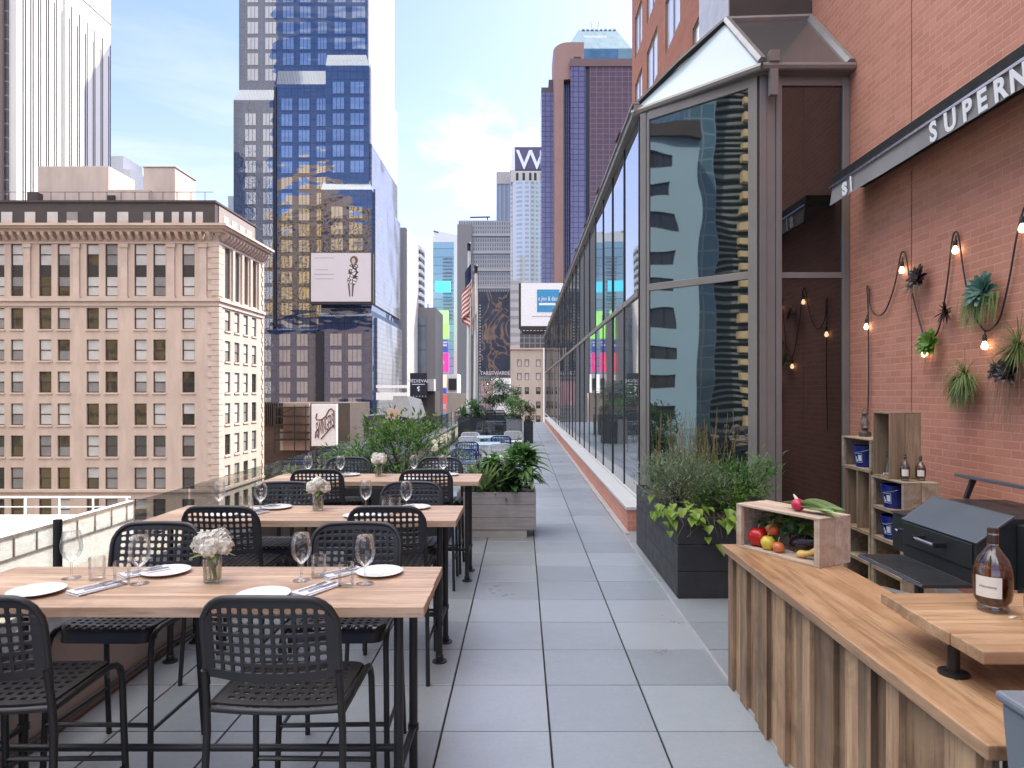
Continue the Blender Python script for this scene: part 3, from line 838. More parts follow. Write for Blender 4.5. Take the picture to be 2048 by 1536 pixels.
part('railing', m_, M['white_paint'], LR)
m_ = MB(); m_.box(-30.5, -29, 30, 31.2, -4.998, -4.3); m_.box(-36, -34.3, 33, 35, -4.998, -4.0)
part('roof_vent', m_, M['concrete'], LR)
m_ = MB(); m_.box(xr + .1, -14, 24, 46, -34, -6.6); 
solo('low_wing', m_, M['cream'], 'cream lower wing beside the white parapet roof', 'building', (-18, 35, -34))

# ------------------------------------------------------------------ blue glass tower
YT = 140.0
bt = thing('blue_tower', 'tall dark blue glass hotel tower with stepped sloping bays', 'building', (-45, 150, -34))
M['bt_glass'] = curtain('blue_tower_glass', (.012, .032, .09), (.005, .008, .018), 1.3, 1.61, .07, 2.0, .03, .8, .22, .12, (.016, .042, .11), .1, (1, 1, 2.2))
M['bt_pane'] = glassy('blue_tower_pane', (.035, .075, .14), .03, 3.4, .8, .22, .13, .25, .12, (1, 1, 2.2))
M['bt_slope'] = curtain('blue_tower_slope', (.055, .09, .15), (.02, .03, .05), .62, 8, .06, 1.9, .08, .05)
M['bt_glare'] = mat('glare_white_flank', (.78, .78, .77), .45, 0, .03, .05)  # sun glare on the flank glass, put into the colour as white
M['bt_flank'] = curtain('grey_flank_glass', (.15, .15, .155), (.08, .08, .085), 2.1, 1.05, .12, 1.75, .08, .5, .12, .25)
xL, xR = X(478, YT), X(735, YT)
TB = 168.0
m_ = MB(); m_.box(xL, xR, YT, TB, -34, 101); part('tower_body', m_, M['bt_glass'], bt)
zs_ = lambda py: Z(py, YT)
m_ = MB(); m_.box(xR + .02, xR + .3, YT + .3, TB, zs_(290), 100.5); part('glare_flank', m_, M['bt_glare'], bt)
PAN = []
def bayb(px0, px1, yt_, ys_, d, side, nm='bay', zb=-34):
    a, c_ = X(px0, YT), X(px1, YT); zt, zsl = zs_(yt_), zs_(ys_)
    m_ = MB(); m_.hexa([(a, YT - d, zb), (c_, YT - d, zb), (c_, TB - .2, zb), (a, TB - .2, zb), (a, YT - d, zsl), (c_, YT - d, zsl), (c_, TB - .2, zsl), (a, TB - .2, zsl)])
    part('bay', m_, M['bt_glass'], bt)
    m_ = MB(); ai = a if side != 'L' else a + .7; ci = c_ if side != 'R' else c_ - .9
    m_.hexa([(a, YT - d, zsl + .003), (c_, YT - d, zsl + .003), (c_, TB - .3, zsl + .003), (a, TB - .3, zsl + .003), (ai, YT - .02, zt), (ci, YT - .02, zt), (ci, TB - .3, zt), (ai, TB - .3, zt)])
    part('sloping_bay_roof', m_, M['bt_slope'], bt)
bayb(472, 551, 180, 205, 1.2, 'L'); bayb(556, 654, 142, 172, .8, ''); bayb(655, 741, 110, 137, 1.3, 'R')
bayb(649, 748, 355, 386, 2.4, 'R'); bayb(646, 752, 608, 636, 3.2, 'R'); bayb(527, 640, 655, 662, 2.0, '', zb=-34)
# flank around and below the white painted glare, following the stepped outline
for (px, yt_, yb_, mt) in ((741, 120, 290, 'bt_glare'), (748, 380, 610, 'bt_flank'), (752, 636, 1250, 'bt_flank'), (741, 291, 380, 'bt_flank')):
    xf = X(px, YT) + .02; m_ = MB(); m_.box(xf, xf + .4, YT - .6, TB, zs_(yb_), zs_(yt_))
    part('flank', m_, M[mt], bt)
for (px, d, zt, zb2) in ((741, 1.2, 118, 150),):
    pass
for yq, zt_, zb_2 in ((YT + 9, 112, 165), (YT + 19.5, 130, 180)):
    xf = X(741, YT) + .43; m_ = MB(); m_.poly([(xf, yq, zs_(zt_)), (xf, yq + 1.6, zs_((zt_ + zb_2) / 2)), (xf, yq + 2.2, zs_(zb_2)), (xf, yq + .6, zs_((zt_ + zb_2) / 2))])
    part('flank_slot', m_, M['winframe'], bt)
colpx = [(495, 517), (530.5, 553), (565.5, 588), (600, 622), (635.5, 654), (669, 692), (704, 731)]
cnt = 0; rest = MB()
for r in range(31):
    zt = 84.6 - 3.22 * r; pyc = CY - (zt - EYE) * FP / YT
    for k, (p0, p1) in enumerate(colpx):
        d = .02
        if k < 2 and pyc > 196: d = 1.23
        if k == 1 and pyc > 196: p1 = 550
        if 2 <= k <= 4 and pyc > 165: d = .83
        if k >= 5 and pyc > 128: d = 1.33
        if k >= 5 and pyc > 376: d = 2.43
        if k >= 5 and pyc > 626: d = 3.23
        if k <= 3 and pyc > 660: d = 2.03
        zone = [(172, 210)] if k < 2 else ([(136, 178)] if k < 5 else [(104, 142), (348, 392), (602, 642)])
        if any(a < pyc + 12 and pyc < b for a, b in zone): continue
        q = (X(p0, YT), X(p1, YT), YT - d - .05, YT - d + .0, zt - 2.4, zt)
        w3 = (q[1] - q[0]) / 3
        m_ = rest if cnt >= 100 else MB()
        for t in range(3): m_.box(q[0] + w3 * t + .045, q[0] + w3 * (t + 1) - .045, *q[2:])
        if cnt < 100: part('window', m_, M['bt_pane'], bt)
        cnt += 1
part('lower_windows', rest, M['bt_pane'], bt, kind='stuff')
m_ = MB(); m_.box(X(552, YT), X(556, YT), YT - 1.15, YT - .003, zs_(655), zs_(178)); part('recess', m_, mat('recess_dark', (.008, .01, .02), .5), bt)  # shade in the gap between two bays, put in as a near-black strip
m_ = MB(); m_.box(X(641, YT), X(657, YT), YT - 3.4, YT - 2.45, -34, zs_(665)); part('recess', m_, bpy.data.materials['recess_dark'], bt)

# ------------------------------------------------------------------ towers down the street (helper: front at depth Y between photo columns)
def slab(name, label, px0, px1, py, Y, dep, mt, fnx=None, base=-34):
    t_ = thing(name, label, 'building', ((X(px0, Y) + X(px1, Y)) / 2, Y + dep / 2, base))
    m_ = MB(); m_.box(X(px0, Y), X(px1, Y), Y, Y + dep, base, Z(py, Y)); part('tower_body', m_, mt, t_)
    if fnx: fnx(t_, lambda p: X(p, Y), lambda p: Z(p, Y), Y)
    return t_
def bx(t_, nm, mt, *q, bev=None):
    m_ = MB(); m_.box(*q); return part(nm, m_, mt, t_, bev=bev)
gl_grey = curtain('grey_glass_grid', (.16, .17, .18), (.30, .30, .30), 2.2, 2.6, .35, 1.7, .12, .2)
def f(t_, x, z, Y):
    bx(t_, 'flank', M['concrete'], x(812) + .01, x(814), Y + .2, Y + 19, -34, z(456))
slab('grey_side_tower', 'plain grey slab wedged behind the blue glass tower, right of it', 786, 812, 455, 172, 20, mat('grey_slab', (.33, .32, .31), .8), f)
def f(t_, x, z, Y):
    for k in range(22):
        zz = z(500) - 2.3 * k
        m_ = MB(); m_.prism([(x(812) - .2, Y - .05, zz), (x(815), Y - 1.4, zz), (x(829), Y - 1.6, zz), (x(840) + .4, Y - .9, zz), (x(840) + .6, Y + 6, zz), (x(838), Y + 6, zz), (x(838), Y - .05, zz)], (0, 0, .95))
        part('balcony', m_, M['white_paint'], t_)
    bx(t_, 'glass_shaft', gl_grey, x(815), x(826), Y - 1.3, Y - .1, -34, z(560))
slab('balcony_tower', 'slim tower striped with white curved balconies', 812, 838, 490, 205, 12, mat('balcony_tower_grey', (.12, .13, .14), .5), f)
def f(t_, x, z, Y):
    bx(t_, 'glass_inset', glassy('slate_inset_glass', (.10, .13, .16), .08, 1.8), x(834), x(852), Y - .25, Y - .003, z(832), z(636))
    m_ = MB()
    for p in (652, 700): m_.box(x(834), x(852), Y - .3, Y - .26, z(p) - .1, z(p) + .1)
    part('inset_rail', m_, M['winframe'], t_)
    bx(t_, 'mast', M['winframe'], x(853), x(853) + .25, Y + 2, Y + 2.3, z(615), z(606))
slab('grey_block', 'dark grey block with a tall slate glass inset, in front of the pale tower', 820, 871, 615, 190, 18, mat('grey_render', (.20, .19, .185), .8), f)
pale = curtain('pale_blue_glass', (.26, .42, .52), (.18, .29, .36), 60, 5.2, .35, 1.6, .15, .1)
def f(t_, x, z, Y):
    m_ = MB(); m_.prism([(x(866), Y, z(484)), (x(915), Y, z(484)), (x(915), Y, z(470)), (x(868), Y, z(460))], (0, 8, 0)); part('crown', m_, M['white_paint'], t_)
    m_ = MB(); m_.tube([(x(867), Y, z(462)), (x(877), Y, z(465))], .35, 5); part('mast', m_, M['winframe'], t_)
    bx(t_, 'white_side', M['white_paint'], x(908), x(915), Y - .8, Y - .003, -34, z(470))
    m_ = MB()
    for p in range(516, 640, 7): m_.box(x(886), x(905), Y - .5, Y - .003, z(p) - .5, z(p))
    part('ledges', m_, gl_grey, t_)
slab('pale_blue_tower', 'pale blue glass tower at the end of the street, stacked with coloured screens', 866, 915, 484, 420, 25, pale, f)
grid = curtain('grey_grid_facade', (.10, .105, .11), (.36, .35, .33), 1.15, 2.05, .42, 1.6, .2, 0)
def f(t_, x, z, Y):
    bx(t_, 'plain_flank', mat('grey_flank', (.24, .23, .225), .8), x(915), x(944), Y - 1.5, Y - .003, -34, z(450))
    m_ = MB(); m_.tube([(x(940), Y, z(435)), (x(980), Y, z(434))], .4, 5); m_.tube([(x(975), Y, z(434)), (x(975), Y, z(440))], .3, 5); part('roof_rail', m_, M['winframe'], t_)
    m_ = MB()
    for p in (470, 505, 540, 575): m_.box(x(945), x(1021), Y - .5, Y - .003, z(p) - .6, z(p) + .5)
    part('bands', m_, mat('pale_band', (.42, .41, .39), .7), t_)
slab('grid_tower', 'wide grey office tower with a fine window grid above the dark poster', 917, 1021, 441, 330, 30, grid, f)
slab('slate_slab', 'narrow slate grey slab tower left of the purple sign tower', 993, 1021, 345, 400, 20, curtain('slate_ribs', (.20, .23, .27), (.32, .34, .36), 2.4, 90, .5, 1.7, .15, 0), lambda t_, x, z, Y: bx(t_, 'crown', M['concrete'], x(994), x(1021) + .5, Y - .4, Y + 20, z(368), z(344)))
wg = curtain('silver_glass', (.30, .33, .35), (.55, .54, .52), 3.4, 2.6, .7, 2.2, .08, .5, .08, .5)
def f(t_, x, z, Y):
    m_ = MB()
    for i in range(9):
        a0, a1 = math.pi * i / 9, math.pi * (i + 1) / 9; cx_, r_ = (x(1024) + x(1086)) / 2, (x(1086) - x(1024)) / 2
        m_.quad((cx_ - r_ * math.cos(a0), Y - 5 * math.sin(a0), -34), (cx_ - r_ * math.cos(a1), Y - 5 * math.sin(a1), -34), (cx_ - r_ * math.cos(a1), Y - 5 * math.sin(a1), z(366)), (cx_ - r_ * math.cos(a0), Y - 5 * math.sin(a0), z(366)))
    part('curved_front', m_, wg, t_, fix=False)
    bx(t_, 'crown', mat('cream_crown', (.55, .51, .46), .7), x(1022), x(1088), Y - 2, Y + 14, z(366) + .01, z(342))
    for p in (1032, 1045, 1058, 1068): bx(t_, 'crown_window', M['winframe'], x(p), x(p + 5), Y - 2.06, Y - 2.003, z(363), z(348))
slab('silver_tower', 'silver curved tower carrying the purple sign', 1020, 1090, 345, 390, 20, wg, f)
ws = thing('letter_sign', 'purple rooftop sign with a big white letter W', 'sign', (X(1060, 388), 388, Z(342, 388)))
xs = lambda p: X(p, 388); zz_ = lambda p: Z(p, 388)
m_ = MB(); m_.hexa([(xs(1030), 388, zz_(341.5)), (xs(1095), 388, zz_(341.5)), (xs(1095), 396, zz_(341.5)), (xs(1026), 396, zz_(341.5)), (xs(1030), 388, zz_(294)), (xs(1095), 388, zz_(294)), (xs(1095), 396, zz_(290)), (xs(1026), 396, zz_(290))])
part('sign_box', m_, mat('purple_sign', (.10, .075, .15), .5), ws)
m_ = MB(); m_.hexa([(xs(1020), 388.5, zz_(341.5)), (xs(1030) - .05, 387.9, zz_(341.5)), (xs(1030) - .05, 395, zz_(341.5)), (xs(1022), 395, zz_(341.5)), (xs(1024), 388.5, zz_(296)), (xs(1030) - .05, 387.9, zz_(294)), (xs(1030) - .05, 395, zz_(290)), (xs(1024), 395, zz_(290))])
part('sign_return', m_, M['white_paint'], ws)
part('letter', text_mb('W', 15.6, face_m((xs(1061), 387.8, zz_(338)), (1, 0, 0), (0, 0, 1)), .1, 'CENTER', offset=.12), M['letter'], ws)

# purple and brown complex on the right of the street
pb = thing('brown_tower', 'reddish brown tower with purple glass strips and a rounded brick shaft', 'building', (X(1170, 260), 270, -34))
x = lambda p: X(p, 260); z = lambda p: Z(p, 260)
purple = curtain('purple_glass', (.125, .10, .17), (.03, .022, .045), 2.1, 1.95, .17, 1.9, .05, .7, .1, .25, (.16, .13, .21), .2)
brown = mat('brown_granite', (.31, .18, .145), .7, 0, .08, .06)
dkb = curtain('dark_brown_glass', (.13, .07, .068), (.23, .15, .14), 2.4, 1.95, .14, 1.6, .1, .9, .05, .5, (.10, .06, .062), .35, (1, 1, .2))
bx(pb, 'glass_strip', purple, x(1083), x(1107), 262, 285, -34, z(180)); bx(pb, 'strip_cap', mat('dark_brown_cap', (.08, .055, .055), .6), x(1083), x(1107) , 262, 285, z(180) + .02, z(170))
bx(pb, 'strip_cap', bpy.data.materials['dark_brown_cap'], x(1098), x(1107), 263, 285, z(169.9), z(152))
m_ = MB()
cx_, r_ = x(1136), x(1136) - x(1107)
pts = [(cx_ - r_ * math.cos(math.pi * i / 16), 263 - 7 * math.sin(math.pi * i / 16)) for i in range(9)] + [(x(1166), 256), (x(1166), 275), (x(1107), 275)]
m_.prism([(a, b, z(168)) for a, b in pts], (0, 0, z(95) - z(168))); part('round_crown', m_, brown, pb, smooth=40)
pts = [(x(1107), 262), (x(1109), 258), (x(1116), 256), (x(1126), 256), (x(1126), 275), (x(1107), 275)]
m_ = MB(); m_.prism([(a, b, -34) for a, b in pts], (0, 0, z(168) + 33.9)); part('brick_shaft', m_, brown, pb)
bx(pb, 'recess', bpy.data.materials['dark_brown_cap'], x(1126) + .02, x(1139), 259, 275, -34, z(168) - .05)
m_ = MB()
for p in (1128, 1132, 1136): m_.box(x(p), x(p + 1.6), 258.4, 258.99, -34, z(172))
part('recess_ribs', m_, purple, pb)
bx(pb, 'dark_opening', M['winframe'], x(1146), x(1160), 255.9, 255.997, z(131), z(124))
bx(pb, 'glass_strip', purple, x(1139), x(1168), 254, 275, -34, z(148)); bx(pb, 'roof_band', mat('brown_band', (.15, .085, .08), .6), x(1138), x(1290), 253.8, 290, z(148) + .03, z(133))
bx(pb, 'dark_column', bpy.data.materials['recess_dark'], x(1168) + .02, x(1176), 254.6, 275, -34, z(148))
bx(pb, 'side_glazing', dkb, x(1176) + .02, x(1290), 254.2, 290, -34, z(148))
tt = thing('sloped_tower', 'pale teal glass tower with a sloping pyramid top, behind the brown tower', 'building', (X(1200, 330), 345, -34))
x = lambda p: X(p, 330); z = lambda p: Z(p, 330)
teal = curtain('teal_glass', (.13, .23, .27), (.20, .29, .32), 2.2, 2.2, .14, 1.6, .15, .3, .08, .3)
bx(tt, 'tower_body', teal, x(1133), x(1264), 330, 352, -34, z(97))
bx(tt, 'dark_panel', glassy('blue_crown_panel', (.06, .15, .23), .08, 1.8), x(1165), x(1236), 329.7, 329.99, z(132), z(99))
m_ = MB(); m_.hexa([(x(1133), 330, z(97) + .02), (x(1264), 330, z(97) + .02), (x(1264), 352, z(97) + .02), (x(1133), 352, z(97) + .02), (x(1159), 336, z(47)), (x(1236), 336, z(47)), (x(1236), 346, z(47)), (x(1159), 346, z(47))]); part('sloping_top', m_, teal, tt)
m_ = MB()
for p in range(1166, 1232, 9): m_.box(x(p), x(p + 6), 335.4, 336.2, z(46.9), z(43))
m_.box(x(1168), x(1216), 333.5, 334.8, z(72), z(64)); part('crown_panels', m_, M['white_paint'], tt)
m_ = MB()
for p in (1190, 1198): m_.tube([(x(p), 340, z(47)), (x(p) + (1 if p > 1194 else -1), 340, z(22))], .22, 5)
m_.tube([(x(1189), 340, z(36)), (x(1199), 340, z(34))], .18, 5); part('mast', m_, M['concrete'], tt)

# small beige building at the end of the terrace
sb = thing('small_beige_building', 'small beige building with square windows at the far end of the terrace', 'building', (X(1055, 80), 85, -34))
x = lambda p: X(p, 80); z = lambda p: Z(p, 80)
us = [(x(1034.5), x(1043)), (x(1049.5), x(1058)), (x(1072), x(1081))]; zs = [(z(q + 14), z(q)) for q in (719, 746, 774.5, 803, 831, 859)]
m_ = MB(); holed(m_, 'front', 80, x(1021), x(1096), -34, z(699), us, zs, .2); m_.quad((x(1021), 80, -34), (x(1021), 92, -34), (x(1021), 92, z(699)), (x(1021), 80, z(699))); m_.quad((x(1021), 80, z(699)), (x(1096), 80, z(699)), (x(1096), 92, z(699)), (x(1021), 92, z(699)))
part('wall', m_, M['cream'], sb)
for a, b in us:
    for i, (e, f_) in enumerate(zs):
        m_ = MB(); m_.cm = 0; m_.box(a, b, 80.14, 80.2, e, f_); m_.cm = 1; m_.box(a + .06, b - .06, 80.10, 80.138, e + (.35 if i > 1 else .05), f_ - .05)
        part('window', m_, [M['winframe'], M['sash_pale'] if i < 2 else M['sash_mid']], sb)
bx(sb, 'parapet', M['beige_trim'], x(1020), x(1097), 79.85, 92, z(699) + .003, z(696)); bx(sb, 'corner_post', M['white_paint'], x(1086), x(1089), 79.6, 79.9, -10, z(697))
sl_ = curtain('pale_strip_facade', (.28, .26, .25), (.48, .44, .40), 9, 2.6, .9, 1.6, .3, 0)
slab('striped_block', 'narrow pale block with dark strip windows behind the white billboard', 1021, 1044, 560, 205, 12, sl_)
slab('dark_lattice_block', 'dark block with lights under the white billboard', 1040, 1100, 655, 150, 12, curtain('dark_lattice', (.05, .05, .055), (.22, .2, .19), 1.2, 1.2, .12, 1.6, .3, 0))
# ------------------------------------------------------------------ counter-height chairs with perforated shells
def perforated(nx, ny, W, Hh, bx_, by_, gx_, gy_, warp):
    """square-holed plate W x Hh, mapped to space by warp(u, v) with u in -W/2..W/2 and v in 0..Hh"""
    def lines(n, L, b, g):
        h = (L - 2 * b - (n - 1) * g) / n; r = [0, b * .5, b]
        for i in range(n):
            r.append(r[-1] + h)
            if i < n - 1: r.append(r[-1] + g)
        return r + [L - b * .5, L]
    us = lines(nx, W, bx_, gx_); vs = lines(ny, Hh, by_, gy_)
    vv = [warp(u - W / 2, v) for v in vs for u in us]; k = len(us); fs = []
    for j in range(len(vs) - 1):
        for i in range(k - 1):
            if 2 <= i < k - 3 and 2 <= j < len(vs) - 3 and i % 2 == 0 and j % 2 == 0: continue
            fs.append((j * k + i, j * k + i + 1, (j + 1) * k + i + 1, (j + 1) * k + i))
    return vv, fs


def thick(name, vv, fs, th, mt):
    me = bpy.data.meshes.new(name); me.from_pydata(vv, [], fs)
    o = bpy.data.objects.new(name, me); COL.objects.link(o)
    s = o.modifiers.new('s', 'SOLIDIFY'); s.thickness = th; s.offset = 0
    cr = me.attributes.new('crease_edge', 'FLOAT', 'EDGE'); cr.data.foreach_set('value', [.75] * len(me.edges))
    u = o.modifiers.new('u', 'SUBSURF'); u.levels = 1; u.render_levels = 1
    dg = bpy.context.evaluated_depsgraph_get(); dg.update()
    m2 = bpy.data.meshes.new_from_object(o.evaluated_get(dg)); m2.name = name
    bpy.data.objects.remove(o); m2.materials.clear(); m2.materials.append(mt)
    m2.polygons.foreach_set('use_smooth', [True] * len(m2.polygons)); m2.set_sharp_from_angle(angle=R(50))
    return m2


def put(name, me, parent):
    o = bpy.data.objects.new(name, me); COL.objects.link(o); o.parent = parent; ORG[o] = ORG[parent]; return o


BW, BH, BZ = .500, .305, .872
def wback(u, v):
    r = .10; e = abs(u) - (BW / 2 - r)
    top = BH - (r - math.sqrt(max(0, r * r - e * e)) if e > 0 else 0) - .012 * (u / .25) ** 2
    z = v if v < BH - .075 else (BH - .075) + (v - BH + .075) / .075 * (top - BH + .075)
    z = z + (1 - v / BH) * (-.018) * (1 - (u / .25) ** 2)
    return (u, -.022 - .045 * (z / BH) - .028 * (1 - (u / .25) ** 2), BZ + z)
def wseat(u, v):
    D = .445; t = v / D
    r = .07; e = abs(u) - (.24 - r)
    f_ = (r - math.sqrt(max(0, r * r - e * e)) if e > 0 else 0)
    y = .008 + v - (f_ * t ** 6)
    z = .752 - .012 * (1 - (u / .24) ** 2) * (1 - t) + .006 * t
    if t > .86: z -= .075 * ((t - .86) / .14) ** 2; y -= .02 * ((t - .86) / .14) ** 2
    return (u, y, z)
MB_BACK = thick('backrest', *perforated(11, 7, BW, BH, .040, .034, .0120, .0120, wback), .009, M['black_plastic'])
MB_SEAT = thick('seat', *perforated(10, 9, .48, .445, .040, .038, .0205, .0205, wseat), .010, M['black_plastic'])
GRP_CH = 'perforated black chairs along the dining tables'
ch = thing('dining_chair', 'x', 'chair', (0, 0, 0), GRP_CH)
put('backrest', MB_BACK, ch); put('seat', MB_SEAT, ch)
m_ = MB(); 
arc = [wback(-.246 + .492 * i / 24, BH) for i in range(25)]
side = lambda s: [(s * .250, wback(s * .245, v)[1] + .006, BZ + v) for v in (.19, .12, .05, -.04)]
m_.tube(list(reversed(side(-1))) + [(p[0], p[1] + .002, p[2]) for p in arc] + side(1), .0125, 8)
part('back_frame', m_, M['black_plastic'], ch, smooth=60)
for s in (-1, 1):
    m_ = MB(); m_.tube([(s * .250, -.03, BZ + .02), (s * .252, -.012, .78), (s * .255, .0, .66), (s * .262, -.02, .35), (s * .270, -.05, 0)], .0145, 8)
    part('rear_leg', m_, M['black_metal'], ch, smooth=60)
    m_ = MB(); m_.tube([(s * .252, .005, .735), (s * .252, .20, .742), (s * .252, .36, .744), (s * .253, .405, .735), (s * .254, .435, .71), (s * .255, .45, .67), (s * .258, .455, .5), (s * .266, .475, 0)], .0145, 8)
    part('front_leg', m_, M['black_metal'], ch, smooth=60)
    m_ = MB(); m_.tube([(s * .263, -.02, .27), (s * .263, .464, .27)], .010, 6)
    part('side_stretcher', m_, M['black_metal'], ch, smooth=60)
m_ = MB(); m_.tube([(-.25, 0, .736), (-.12, -.012, .733), (0, -.016, .732), (.12, -.012, .733), (.25, 0, .736)], .013, 8)
part('seat_rail', m_, M['black_metal'], ch, smooth=60)
m_ = MB(); m_.tube([(-.262, .464, .30), (.262, .464, .30)], .011, 6)
part('footrest', m_, M['black_metal'], ch, smooth=60)
proto(ch)
TN = ('nearest', 'middle', 'farthest')
TAB = [(2.82, 3.48, -.405), (4.72, 5.36, -.458), (6.80, 7.46, -.43)]
chairs = [  # x, y of the rear of the seat, turned, table, words
    (-2.01, 2.545, 0, 0, 'black perforated chair with its back to the viewer, cut off by the left edge'),
    (-.925, 2.545, 0, 0, 'large black perforated chair in front, back turned, at the nearest table near the aisle'),
    (-2.06, 3.78, 1, 0, 'grey-black chair facing the viewer across the nearest table, left of the flower vase'),
    (-.934, 3.78, 1, 0, 'grey-black chair facing the viewer across the nearest table, right of the flower vase'),
    (-1.97, 4.50, 0, 1, 'black chair with its back to the viewer at the left half of the middle table'),
    (-.885, 4.50, 0, 1, 'black chair with its back to the viewer at the aisle end of the middle table'),
    (-1.95, 5.53, 1, 1, 'chair facing the viewer behind the middle table, left of its white flowers'),
    (-.905, 5.53, 1, 1, 'chair facing the viewer behind the middle table, beside its aisle end'),
    (-1.98, 6.62, 0, 2, 'small-looking chair with its back to the viewer at the left of the farthest table'),
    (-.93, 6.62, 0, 2, 'small-looking chair with its back to the viewer at the aisle end of the farthest table'),
    (-1.97, 7.66, 1, 2, 'chair facing the viewer behind the farthest table, in front of the green bush'),
    (-.93, 7.66, 1, 2, 'chair facing the viewer behind the farthest table, next to the grey planter')]
for i, (x, y, t, k, lb) in enumerate(chairs):
    rz = (math.pi if t else 0) + random.uniform(-.03, .03)
    if i == 0: ch.location = (x, y, 0); ch.rotation_euler.z = rz; ch['label'] = lb
    else: dup(ch, (x, y, 0), rz, lb)

# ------------------------------------------------------------------ plank tables on pipe legs
M['table'] = wood('teak_table', (.38, .245, .155), (.57, .41, .29), 0, .8, .5, .16, (.20, .115, .07), 1.0, .35)
def table(i):
    y0, y1, xr = TAB[i]; xl = xr - 2.18; zt = 1.03
    t = thing('dining_table', ('nearest long wooden plank table on black pipe legs, set for four', 'middle long wooden plank table between two rows of black chairs', 'farthest long wooden plank table, beside the grey planter')[i], 'table', ((xl + xr) / 2, (y0 + y1) / 2, 0), 'long plank tables on pipe legs')
    m_ = MB(); n = 4; w_ = (y1 - y0) / n
    for k in range(n):
        e0, e1 = random.uniform(0, .004), random.uniform(0, .004)
        m_.box(xl + e0, xr - e1, y0 + w_ * k + .002, y0 + w_ * (k + 1) - .002, zt - .045, zt - random.uniform(0, .0012))
    part('tabletop', m_, M['table'], t, bev=.003)
    for x in (xl + .13, xr - .13):
        for y in (y0 + .13, y1 - .13):
            m_ = MB(); m_.tube([(x, y, .012), (x, y, zt - .047)], .021, 12); m_.lathe([(.027, .012), (.027, .045), (.021, .05)], (x, y, 0), 12); m_.lathe([(.027, 0), (.027, .03)], (x, y, .26), 12)
            lg = part('leg', m_, M['black_metal'], t, smooth=40)
            m_ = MB(); m_.lathe([(.052, 0), (.052, .009), (.03, .013)], (x, y, 0), 16)
            part('flange', m_, M['black_metal'], lg, smooth=30)
            m_ = MB(); m_.lathe([(.052, 0), (.052, .008)], (x, y, zt - .0555), 16); part('flange', m_, M['black_metal'], lg, smooth=30)
        m_ = MB(); m_.tube([(x, y0 + .15, .275), (x, y1 - .15, .275)], .017, 10)
        part('end_rail', m_, M['black_metal'], t, smooth=40)
    m_ = MB(); ym = (y0 + y1) / 2; m_.tube([(xl + .15, ym, .275), (xr - .15, ym, .275)], .017, 10)
    part('foot_rail', m_, M['black_metal'], t, smooth=40)
    return t
for i in range(3): table(i)

# ------------------------------------------------------------------ table settings
M['china'] = mat('white_china', (.80, .80, .79), .18, 0, .02, 3)
M['linen'] = mat('grey_white_linen', (.62, .64, .69), .9, 0, .06, 9, .3, 500, .001)
M['wine'] = clear('wine_glass', (.975, .98, .98), boost=.025)
M['petal'] = leafmat('white_petal', (.80, .79, .70), (.90, .89, .84), .3, .6)
M['sprig'] = leafmat('pale_leaf', (.20, .32, .08), (.30, .42, .12), .3)
pw = thing('wine_glass', 'x', 'wine glass', (0, 0, 0), 'wine glasses on the dining tables')
m_ = MB(); m_.lathe([(.004, .075), (.012, .082), (.028, .098), (.038, .125), (.040, .15), (.036, .185), (.031, .215), (.030, .2155)], n=24, cap=False)
part('bowl', m_, M['wine'], pw, smooth=60)
m_ = MB(); m_.lathe([(.034, 0), (.034, .002), (.012, .006), (.0045, .015), (.0038, .05), (.004, .075)], n=20)
part('stem', m_, M['wine'], pw, smooth=60)
m_ = MB(); m_.lathe([(.030, 0), (.0345, .004), (.0365, .105), (.0350, .106)], n=22, cap=False); m_.lathe([(0, .012), (.0335, .012)], n=22, cap=False)
tb = solo('tumbler', m_, M['wine'], 'x', 'tumbler', group='water tumblers on the dining tables', smooth=40)
m_ = MB(); m_.lathe([(.055, 0), (.060, .002), (.098, .013), (.102, .0165), (.0985, .0175), (.062, .007), (0, .006)], n=36, cap=False); m_.lathe([(0, 0), (.055, 0)], n=36, cap=False)
pl = solo('plate', m_, M['china'], 'x', 'plate', group='white side plates on the dining tables', smooth=40)
nk = thing('napkin', 'x', 'napkin', (0, 0, 0), 'folded napkins on the dining tables')
def cloth(w_, h_, n, f, ang=0):
    m_ = MB(); vs = []; fs = []
    for j in range(n + 1):
        for i in range(n + 1):
            u, v = (i / n - .5) * w_, (j / n - .5) * h_; vs.append((u, v, f(u, v)))
    fs = [(j * (n + 1) + i, j * (n + 1) + i + 1, (j + 1) * (n + 1) + i + 1, (j + 1) * (n + 1) + i) for j in range(n) for i in range(n)]
    return m_.add(vs, fs)
m_ = MB(); m_.box(-.05, .05, -.11, .11, 0, .003); m_.obox((.002, .003, .006), (.098, .214, .004), .02); m_.obox((-.003, -.002, .0105), (.094, .21, .003), -.03)
part('cloth', m_, M['linen'], nk, bev=.0012)
m_ = MB(); m_.obox((.016, -.02, .0155), (.010, .09, .004), .05); m_.obox((.020, .06, .0155), (.014, .085, .002), .05)
part('knife', m_, M['steel'], nk)
m_ = MB(); m_.obox((-.018, -.03, .0155), (.008, .11, .003), -.04); m_.obox((-.021, .04, .0155), (.020, .028, .002), -.04)
for q in (-.008, -.003, .003, .008): m_.obox((-.0225 + q, .068, .0155), (.003, .032, .002), -.04)
part('fork', m_, M['steel'], nk)
vs_ = thing('flower_vase', 'x', 'vase of flowers', (0, 0, 0), 'vases of white flowers on the dining tables')
m_ = MB(); m_.lathe([(.034, 0), (.040, .006), (.043, .115), (.041, .116), (.037, .012), (0, .011)], n=20, cap=False); m_.lathe([(0, 0), (.034, 0)], n=20, cap=False)
part('glass_jar', m_, clear('vase_glass', (.93, .95, .93), boost=.05), vs_, smooth=40)
